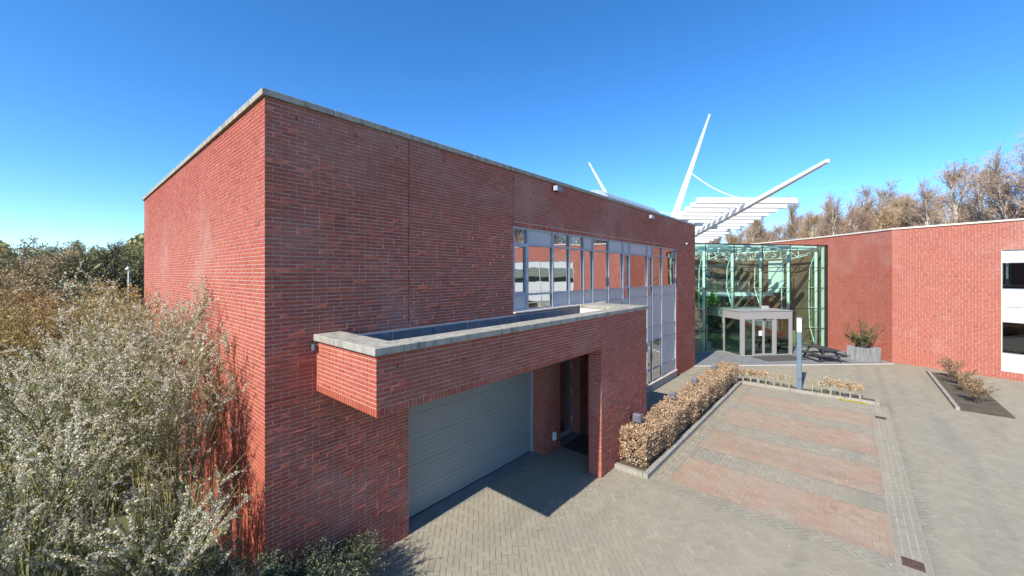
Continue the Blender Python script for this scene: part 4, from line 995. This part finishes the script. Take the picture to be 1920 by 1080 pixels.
def beech_plant(v, u, h, nl, label, seed, grp='young beech plants in the cross bed'):
    rng = np.random.RandomState(seed); base = (u, v, .045); d = thing('young_beech', label, 'shrub', base, grp)
    S = stems_of(base, 3, h, .10, rng, K=6, droop=.05, rb=.03); T1 = grow(S, 9, .35, 1, (.12, .32), .9, 4, rng, up=.25); T2 = grow(T1, 3, .3, 1, (.05, .14), .9, 3, rng)
    vv, f = merge([tubes(S, .016, .006, 6), tubes(T1, .006, .003), tubes(T2, .003, .0015)]); obj('stem', np_mesh('stem', vv, f, None, 'stem_pale'), None, d)
    c = leaves_on(T1, nl, (.02, .04), rng, .05, .2); c[..., 2] = np.where(c[..., 2] < .35, c[..., 2] + .25, c[..., 2])
    if nl: o = obj('foliage', leaf_mesh('foliage', c, 'beech_leaf', rng, .25, 1), None, d); o['kind'] = 'stuff'
bp = [(3.75, .66, 260), (3.45, .68, 240), (3.15, .66, 220), (2.85, .62, 160), (2.55, .64, 30), (2.28, .60, 24), (2.0, .62, 60), (1.2, .60, 20), (.9, .62, 70), (.6, .66, 230), (.3, .66, 260), (.0, .64, 240), (-.3, .62, 200)]
bl_ = ['leafy young beech beside the corner of the brown hedge', 'second leafy young beech from the hedge corner', 'third leafy young beech from the hedge corner', 'fourth young beech from the hedge, thinner leaves',
       'bare stemmed young beech midway between hedge and lamp post', 'bare stemmed young beech, second left of the lamp post', 'sparse young beech just left of the lamp post', 'bare stemmed young beech just right of the lamp post',
       'sparse young beech, second right of the lamp post', 'leafy young beech, third right of the lamp post', 'leafy young beech, third from the free end of the bed', 'leafy young beech, second from the free end of the bed', 'leafy young beech at the free end of the cross bed']
for i, (v, h, nl) in enumerate(bp): beech_plant(v, 20.68 + random.uniform(-.05, .05), h, nl, bl_[i], 40 + i)
rng = np.random.RandomState(99); c = np.stack([20.22 + rng.normal(0, .04, 700), rng.uniform(-.5, .35, 700), rng.uniform(.006, .03, 700)], 1)
tag(obj('yellow_weeds', leaf_mesh('yellow_weeds', quads(c, (.01, .022), rng, .7, 1.0), 'moss_yellow', rng)), 'yellow flowering weeds along the far kerb', None, kind='stuff')
rng = np.random.RandomState(98); c = np.concatenate([np.stack([rng.uniform(9.5, 20.2, 900), 3.70 - rng.exponential(.12, 900), rng.uniform(.004, .02, 900)], 1), np.stack([20.2 - rng.exponential(.15, 300), rng.uniform(2.6, 3.7, 300), rng.uniform(.004, .02, 300)], 1), np.stack([rng.uniform(9.5, 20.3, 500), rng.uniform(3.87, 4.0, 500), rng.uniform(.06, .09, 500)], 1),
                     np.stack([rng.uniform(4, 20, 420), rng.uniform(-4, 3.7, 420), rng.uniform(.004, .008, 420)], 1)])
tag(obj('fallen_leaves', leaf_mesh('fallen_leaves', quads(c, (.008, .02), rng, .6, 2.0), 'beech_leaf', rng)), 'dry leaves fallen along the kerb', None, kind='stuff')

# shrubs of the bed at the right edge
for i, (u, v, h, lab) in enumerate([(27.6, -3.6, 1.0, 'dark brown leafy bush in the bed before the right brick wall'), (26.3, -3.7, .8, 'second brown bush along the right bed edge'), (24.7, -3.7, .75, 'third brown bush along the right bed edge'), (23.0, -3.7, .8, 'nearest brown bush in the bed at far right')]):
    rng = np.random.RandomState(130 + i); d = thing('brown_bush', lab, 'shrub', (u, v, .04), 'brown bushes in the right bed')
    S = stems_of((u, v, .03), 16, h, .45, rng, K=6); T1 = grow(S, 9, .3, 1, (.15, .4), .8, 4, rng, up=.2)
    vv, f = merge([tubes(S, .01, .004, 4), tubes(T1, .004, .002)]); o = obj('branches', np_mesh('branches', vv, f, None, 'bark'), None, d); o['kind'] = 'stuff'
    Vq = leaves_on(T1, 1500, (.015, .03), rng, .03); o = obj('foliage', leaf_mesh('foliage', Vq, 'beech_leaf', rng, 0, .5), None, d); o['kind'] = 'stuff'

# juniper in the planter
rng = np.random.RandomState(61); base = (PLC[0], PLC[1], .70)
d = thing('conifer_shrub', 'straggly yellow green conifer growing in the concrete planter', 'shrub', base)
S = stems_of(base, 16, 1.75, .85, rng, K=7, droop=.0, arch=1.0, rb=.25, hv=.7); T1 = grow(S, 12, .15, 1, (.2, .6), .75, 5, rng, up=.3); T2 = grow(T1, 5, .2, 1, (.06, .2), .7, 3, rng, up=.1)
v, f = merge([tubes(S, .03, .008, 6), tubes(T1, .008, .003)]); obj('stem', np_mesh('stem', v, f, None, 'bark'), None, d)
Vq = leaves_on(T2, 15000, (.014, .038), rng, .015, asp=.35); wt = rng.random_sample(len(Vq)) < np.where(Vq[:, 0, 2] < 1.5, .95, .35); o = obj('foliage', leaf_mesh('foliage', Vq[wt], 'leaf_juniper', rng), None, d); o['kind'] = 'stuff'

# plants inside the hall
def pot_plant(k, off, z0, h, spread, mat, label, seed, n, sz, pot=.28):
    p = gp(k, off, z0); rng = np.random.RandomState(seed); d = thing('house_plant', label, 'plant', p)
    MB().tube([p, (p[0], p[1], z0 + .45)], pot * .8, 14, pot).obj('pot', 'concrete', d)
    S = stems_of((p[0], p[1], z0 + .42), 12, h, spread, rng, K=7, droop=.3); T1 = grow(S, 7, .3, 1, (.15, .5), .9, 4, rng)
    v, f = merge([tubes(S, .014, .006, 5), tubes(T1, .005, .002)]); obj('stem', np_mesh('stem', v, f, None, 'bark_green'), None, d)
    o = obj('foliage', leaf_mesh('foliage', leaves_on(T1, n, sz, rng, .05, asp=.5), mat, rng), None, d); o['kind'] = 'stuff'
pot_plant(k_at(1326, 1.4), 1.4, .02, 4.1, .8, 'leaf_house', 'tall leafy green plant behind the glass by the brick block', 71, 2600, (.06, .13), .4)
tb = thing('timber_trough', 'yellowish timber plant trough behind the glass right of the doors', 'planter', gp(7.2, .9, 0))
MB().fbox(GF, 6.55, 8.15, 1.0, 1.6, .02, 1.05).obj('trough', 'timber_yellow', tb, .01)
for k, lab in ((6.9, 'teal agave on the timber trough, nearer the doors'), (7.75, 'teal agave on the timber trough, farther from the doors')):
    rng = np.random.RandomState(int(k * 10)); p = np.array(gp(k, 1.3, 1.05)); d = thing('agave', lab, 'plant', tuple(p)); mb = MB()
    for i in range(26):
        az, el = rng.uniform(0, 6.28), rng.uniform(.15, 1.3); dr = np.array([math.cos(az) * math.cos(el), math.sin(az) * math.cos(el), math.sin(el)]); sd_ = np.array([-math.sin(az), math.cos(az), 0]) * .035; L1 = rng.uniform(.3, .5)
        mb.poly([p + sd_ * .6, p + dr * L1 * .5 + sd_ + np.array([0, 0, .03]), p + dr * L1, p + dr * L1 * .5 - sd_ + np.array([0, 0, .03]), p - sd_ * .6])
    me = mb.mesh('leaves'); set_tint(me, .7); obj('leaves', me, 'leaf_teal', d)

# person on the gallery, seen through the glass
kp = k_at(1328, 4.55); px_, py_, _ = gp(kp, 4.6, 0); zf = 3.50
d = thing('person', 'person in blue top leaning on the gallery rail behind the glass', 'person', (px_, py_, zf))
face = Vector((-gI[0], -gI[1], 0)); rt = Vector((gA[0], gA[1], 0)); Pz = lambda a, f_, z: Vector((px_, py_, zf)) + rt * a + face * f_ + Vector((0, 0, z))
def skin(name, verts, edges, mat, root=0, parent=None):
    me = bpy.data.meshes.new(name); me.from_pydata([tuple(v[0]) for v in verts], edges, []); o = obj(name, me, mat, parent)
    sk = o.modifiers.new('skin', 'SKIN'); me.skin_vertices or None
    if not me.skin_vertices: me.attributes.new if False else None
    bpy.context.view_layer.update()
    for i, v in enumerate(verts):
        s = me.skin_vertices[0].data[i]; s.radius = (v[1], v[2] if len(v) > 2 else v[1]); s.use_root = (i == root)
    ss = o.modifiers.new('sub', 'SUBSURF'); ss.levels = 1; ss.render_levels = 2; return o
bv = [(Pz(0, 0, .95), .15, .11), (Pz(0, .02, 1.15), .14, .10), (Pz(0, .05, 1.40), .17, .11), (Pz(0, .07, 1.52), .065), (Pz(0, .09, 1.60), .06), (Pz(0, .11, 1.70), .095, .10), (Pz(0, .11, 1.80), .07),
      (Pz(.19, .05, 1.42), .06), (Pz(.25, .12, 1.18), .048), (Pz(.16, .34, 1.06), .04), (Pz(-.19, .05, 1.42), .06), (Pz(-.25, .12, 1.18), .048), (Pz(-.16, .34, 1.06), .04),
      (Pz(.10, 0, .88), .095), (Pz(.11, .03, .48), .065), (Pz(.11, 0, .08), .045), (Pz(.11, .14, .04), .04), (Pz(-.10, 0, .88), .095), (Pz(-.11, .03, .48), .065), (Pz(-.11, 0, .08), .045), (Pz(-.11, .14, .04), .04)]
be = [(0, 1), (1, 2), (2, 3), (3, 4), (4, 5), (5, 6), (2, 7), (7, 8), (8, 9), (2, 10), (10, 11), (11, 12), (0, 13), (13, 14), (14, 15), (15, 16), (0, 17), (17, 18), (18, 19), (19, 20)]
try:
    skin('body', bv, be, 'skin', 0, d)
    top = [(v[0], v[1] + .014, (v[2] if len(v) > 2 else v[1]) + .014) for v in bv[:3]] + [(bv[i][0], bv[i][1] + .014) for i in (7, 8, 10, 11)]
    skin('sweater', top, [(0, 1), (1, 2), (2, 3), (3, 4), (2, 5), (5, 6)], 'cloth_blue', 0, d)
    tr = [(bv[0][0] + Vector((0, 0, -.02)), .16, .12)] + [(bv[i][0], bv[i][1] + .014) for i in (13, 14, 15, 17, 18, 19)]
    skin('trousers', tr, [(0, 1), (1, 2), (2, 3), (0, 4), (4, 5), (5, 6)], 'cloth_dark', 0, d)
    hd = bv[5][0]; mb = MB(); rg = 8
    for i in range(rg):
        for j in range(5):
            def hp(a, b_): A = 2 * math.pi * a / rg; E_ = -0.25 + 1.82 * b_ / 5; return tuple(hd + Vector((0, 0, .045)) - face * .02 + rt * (.108 * math.cos(A) * math.cos(E_)) + face * (.112 * math.sin(A) * math.cos(E_)) + Vector((0, 0, .12 * math.sin(E_))))
            if math.sin(2 * math.pi * (i + .5) / rg) > .35 and j < 2: continue
            mb.poly([hp(i, j), hp(i + 1, j), hp(i + 1, j + 1), hp(i, j + 1)])
    mb.obj('hair', 'hair', d, smooth=True)
    for s_ in (-1, 1):
        hb = Pz(.16 * s_, .36, 1.05); mb = MB()
        beam(hb, hb + face * .09, .04, .035, .016, .012, rt).obj('hand', 'skin', d)
except Exception as e: print('person', e)

# ------------------------------------------------------------------ trees
def birch_mesh(seed, h, lean=.04):
    rng = np.random.RandomState(seed); n = rng.randint(2, 5)
    tr = stems_of((0, 0, 0), n, h, .07 * h + .6, rng, K=10, droop=0, arch=1.1, rb=.25 * (n > 1), hv=.25)
    b1 = grow(tr, 24, .25, .98, (h * .14, h * .34), .55, 7, rng, up=.8, taper=.7, along=.55); b2 = grow(b1, 12, .2, 1, (.6, 1.7), .55, 5, rng, up=.4, taper=.4); b3 = grow(b2, 8, .2, 1, (.25, .75), .6, 4, rng, up=.05, droop=.2)
    return rng, tr, b1, b2, b3
BIR = []
for s in range(5):
    h = 10.0; rng, tr, b1, b2, b3 = birch_mesh(200 + s, h)
    v, f = merge([tubes(tr, .135, .02, 7), tubes(b1, .035, .010, 4)]); wood = np_mesh('trunk', v, f, None, 'birch_bark')
    v, f = merge([tubes(b2, .013, .006), tubes(b3, .0075, .004)]); tw = np_mesh('twigs', v, f, None, ('twig_purple', 'twig_brown')[s % 2])
    bud = leaf_mesh('buds', leaves_on(b3, (300, 2600, 900, 3200, 200)[s], (.025, .055), rng, .06), ('bud_rust', 'bud_olive', 'bud_rust', 'bud_olive', 'bud_rust')[s], rng); BIR.append((wood, tw, bud))
def birch(x, t, ytop, var, label, rz, name='birch_tree', grp='birches behind the right building', uv=None, hh=None):
    u, v = uv if uv else at_depth(x, t); h = hh or (CAMZ + (513 - ytop) / FPX * t)
    r_ = thing(name, label, 'tree', (u, v, -.07), grp); r_.rotation_euler = (0, 0, rz); r_.scale = (h / 10 * 1.0,) * 3
    for nm, me in zip(('trunk', 'crown', 'buds'), BIR[var]):
        o = link(bpy.data.objects.new(nm, me)); o.parent = r_
        if nm != 'trunk': o['kind'] = 'stuff'
T = [(1345, 52, 425, 0, 'birch with pale limbs just right of the brick block, above the glass hall'), (1392, 47, 408, 1, 'yellowish birch left of centre above the glass hall'), (1432, 50, 400, 4, 'birch with white forked trunk above the glass hall'),
     (1478, 55, 392, 3, 'olive tinged birch below the end of the boom'), (1508, 46, 402, 1, 'low yellow green birch at the right end of the glass hall'), (1536, 52, 388, 2, 'rust twigged birch right of the boom'),
     (1574, 48, 366, 0, 'tall white stemmed birch at the middle of the right tree row'), (1612, 54, 366, 4, 'slender birch right of the tall white stemmed one'), (1640, 47, 362, 3, 'golden budded birch left of the wall crease'),
     (1672, 53, 366, 1, 'birch standing above the crease of the brick wall'), (1716, 49, 350, 2, 'tallest rust brown birch right of the crease'), (1750, 46, 352, 0, 'pale stemmed birch near the right margin'), (1790, 50, 362, 2, 'rust brown birch at the right margin'),
     (1835, 47, 390, 4, 'second last birch at far right'), (1885, 49, 392, 1, 'last birch at far right'), (1305, 60, 440, 3, 'low birch peeping beneath the louvre slats'),
     (1366, 62, 430, 2, 'rust twigged low birch between the slats and the hall roof'), (1412, 64, 418, 0, 'pale birch far behind the left half of the glass hall'), (1456, 66, 412, 2, 'rust brown birch far behind the middle of the glass hall'), (1492, 68, 412, 4, 'thin pale birch in the back row below the boom tip'),
     (1556, 66, 404, 2, 'rust brown birch in the back row right of the boom'), (1594, 68, 398, 0, 'pale birch in the back row right of the tall one'), (1628, 64, 396, 2, 'rust birch in the back row behind the golden one'), (1694, 66, 392, 4, 'pale birch in the back row just right of the crease'), (1734, 68, 394, 2, 'rust birch in the back row between the two tall right ones'), (1768, 64, 392, 0, 'pale birch in the back row at the right margin'),
     (1380, 74, 428, 4, 'thin far birch between the slats and hall roof'), (1440, 76, 424, 2, 'far rust birch above the middle of the hall roof'), (1520, 58, 400, 0, 'pale birch just right of the boom tip'), (1546, 76, 408, 4, 'thin far birch right of the boom tip'), (1600, 58, 380, 2, 'rust birch right beside the tall white stemmed one'),
     (1656, 60, 376, 0, 'pale birch just left of the wall crease'), (1684, 78, 398, 2, 'far rust birch above the crease'), (1704, 57, 368, 0, 'pale slender birch left of the tallest rust one'), (1820, 62, 385, 0, 'pale birch in the back row at far right'), (1860, 66, 388, 2, 'rust birch in the back row at far right'), (1910, 58, 400, 4, 'outermost pale birch at far right')]
for i, (x, t, y, vr, lab) in enumerate(T): birch(x, t, y, vr, lab, i * 1.7)
RL = [(38, -8.5, 13, 0, 'first'), (39, -11, 15, 2, 'second'), (38, -13.5, 14, 4, 'third'), (40, -16, 16, 1, 'fourth'), (38, -19, 15, 2, 'fifth'), (39, -22, 15, 0, 'sixth'), (40, -26, 16, 3, 'seventh'), (42, -6, 14, 2, 'eighth')]
for i, (u, v, h, vr, wd_) in enumerate(RL):
    lab = 'birch behind the window wing, %s in its row, mirrored in the strip window' % wd_
    birch(0, 0, 0, vr, lab, i * 2.1, uv=(u, v), hh=h)
# broad bare tree and woodland at left
def wood_tree(x, t, ytop, label, seed, leaf='leaf_wood', nl=16000, grp='trees beyond the bushes at left', w_=.55, bare=False):
    rng = np.random.RandomState(seed); u, v = at_depth(x, t); h = CAMZ + (513 - ytop) / FPX * t; d = thing('broad_tree' if bare else 'woodland_tree', label, 'tree', (u, v, -.07), grp)
    tr = stems_of((u, v, -.07), 2 if bare else 3, h * .62, h * .10, rng, K=7, droop=0, rb=.1, hv=.2); b1 = grow(tr, 9, .35, 1, (h * .35, h * w_), .75, 8, rng, up=.55, taper=.3, along=.3)
    b2 = grow(b1, 10, .2, 1, (h * .10, h * .25), .7, 6, rng, up=.35); b3 = grow(b2, 8, .2, 1, (h * .04, h * .10), .8, 4, rng, up=.15)
    for q in (b1, b2, b3):
        m = q[..., 2] > h; q[..., 2] = np.where(m, h - (q[..., 2] - h) * .4, q[..., 2])
    v_, f = merge([tubes(tr, h * .022, h * .010, 7), tubes(b1, h * .010, h * .003, 5)]); obj('trunk', np_mesh('trunk', v_, f, None, 'bark_dark' if bare else 'bark'), None, d)
    v_, f = merge([tubes(b2, h * .0035, h * .0012), tubes(b3, h * .0016, h * .0008)]); o = obj('crown', np_mesh('crown', v_, f, None, 'bark_dark' if bare else 'stem_tan'), None, d); o['kind'] = 'stuff'
    if nl: o = obj('foliage', leaf_mesh('foliage', leaves_on(b3, nl, (h * .006, h * .013), rng, h * .012), leaf, rng), None, d); o['kind'] = 'stuff'
wood_tree(222, 27, 432, 'broad bare oak with spreading limbs left of the side wall', 301, nl=1500, bare=True)
for i, (x, t, y, lab, nl) in enumerate([(150, 34, 444, 'dark green tree behind the bare oak, to its left', 4500), (200, 44, 452, 'green tree directly behind the bare oak',  6000), (262, 40, 448, 'green tree against the far end of the side wall',  6000), (100, 30, 436, 'dark green tree at the left margin', 4500), (40, 38, 440, 'green tree outermost at left', 4500), (-30, 32, 438, 'green tree beyond the left edge', 9000), (175, 60, 440, 'pale far tree between the oak and left margin', 14000), (245, 62, 445, 'pale far tree behind the side wall end', 14000)]):
    wood_tree(x, t, y, lab, 310 + i, nl=nl)
wood_tree(60, 20, 432, 'twiggy rust budded small tree rising at left of the bushes', 330, 'bud_rust', 5000)
# far tree belt that closes the horizon
rng = np.random.RandomState(77); n = 60000; a = rng.uniform(-.2, 2.0, n); rr = rng.uniform(95, 130, n); hz = (8.5 + 2.2 * np.sin(a * 31) + 1.5 * np.sin(a * 73 + 1)) * np.sqrt(rng.random_sample(n))
c = np.stack([np.cos(a) * rr, np.sin(a) * rr, hz], 1); tag(obj('distant_woodland', leaf_mesh('distant_woodland', quads(c, (.35, .8), rng, .7), 'leaf_wood', rng)), 'far belt of trees closing the horizon', None, kind='stuff')
# street lamp far left
u, v = at_depth(241, 21); zt = CAMZ + (513 - 505) / FPX * 21
d = thing('street_lamp', 'thin white street lamp among the bushes left of the side wall', 'street lamp', (u, v, -.07))
MB().tube([(u, v, -.07), (u, v, zt)], .04, 8, .03).obj('pole', 'white_paint', d); MB().tube([(u - .05, v, zt - .02), (u + .0, v, zt + .12)], .09, 10, .06).obj('lamp_head', 'lamp_head', d)
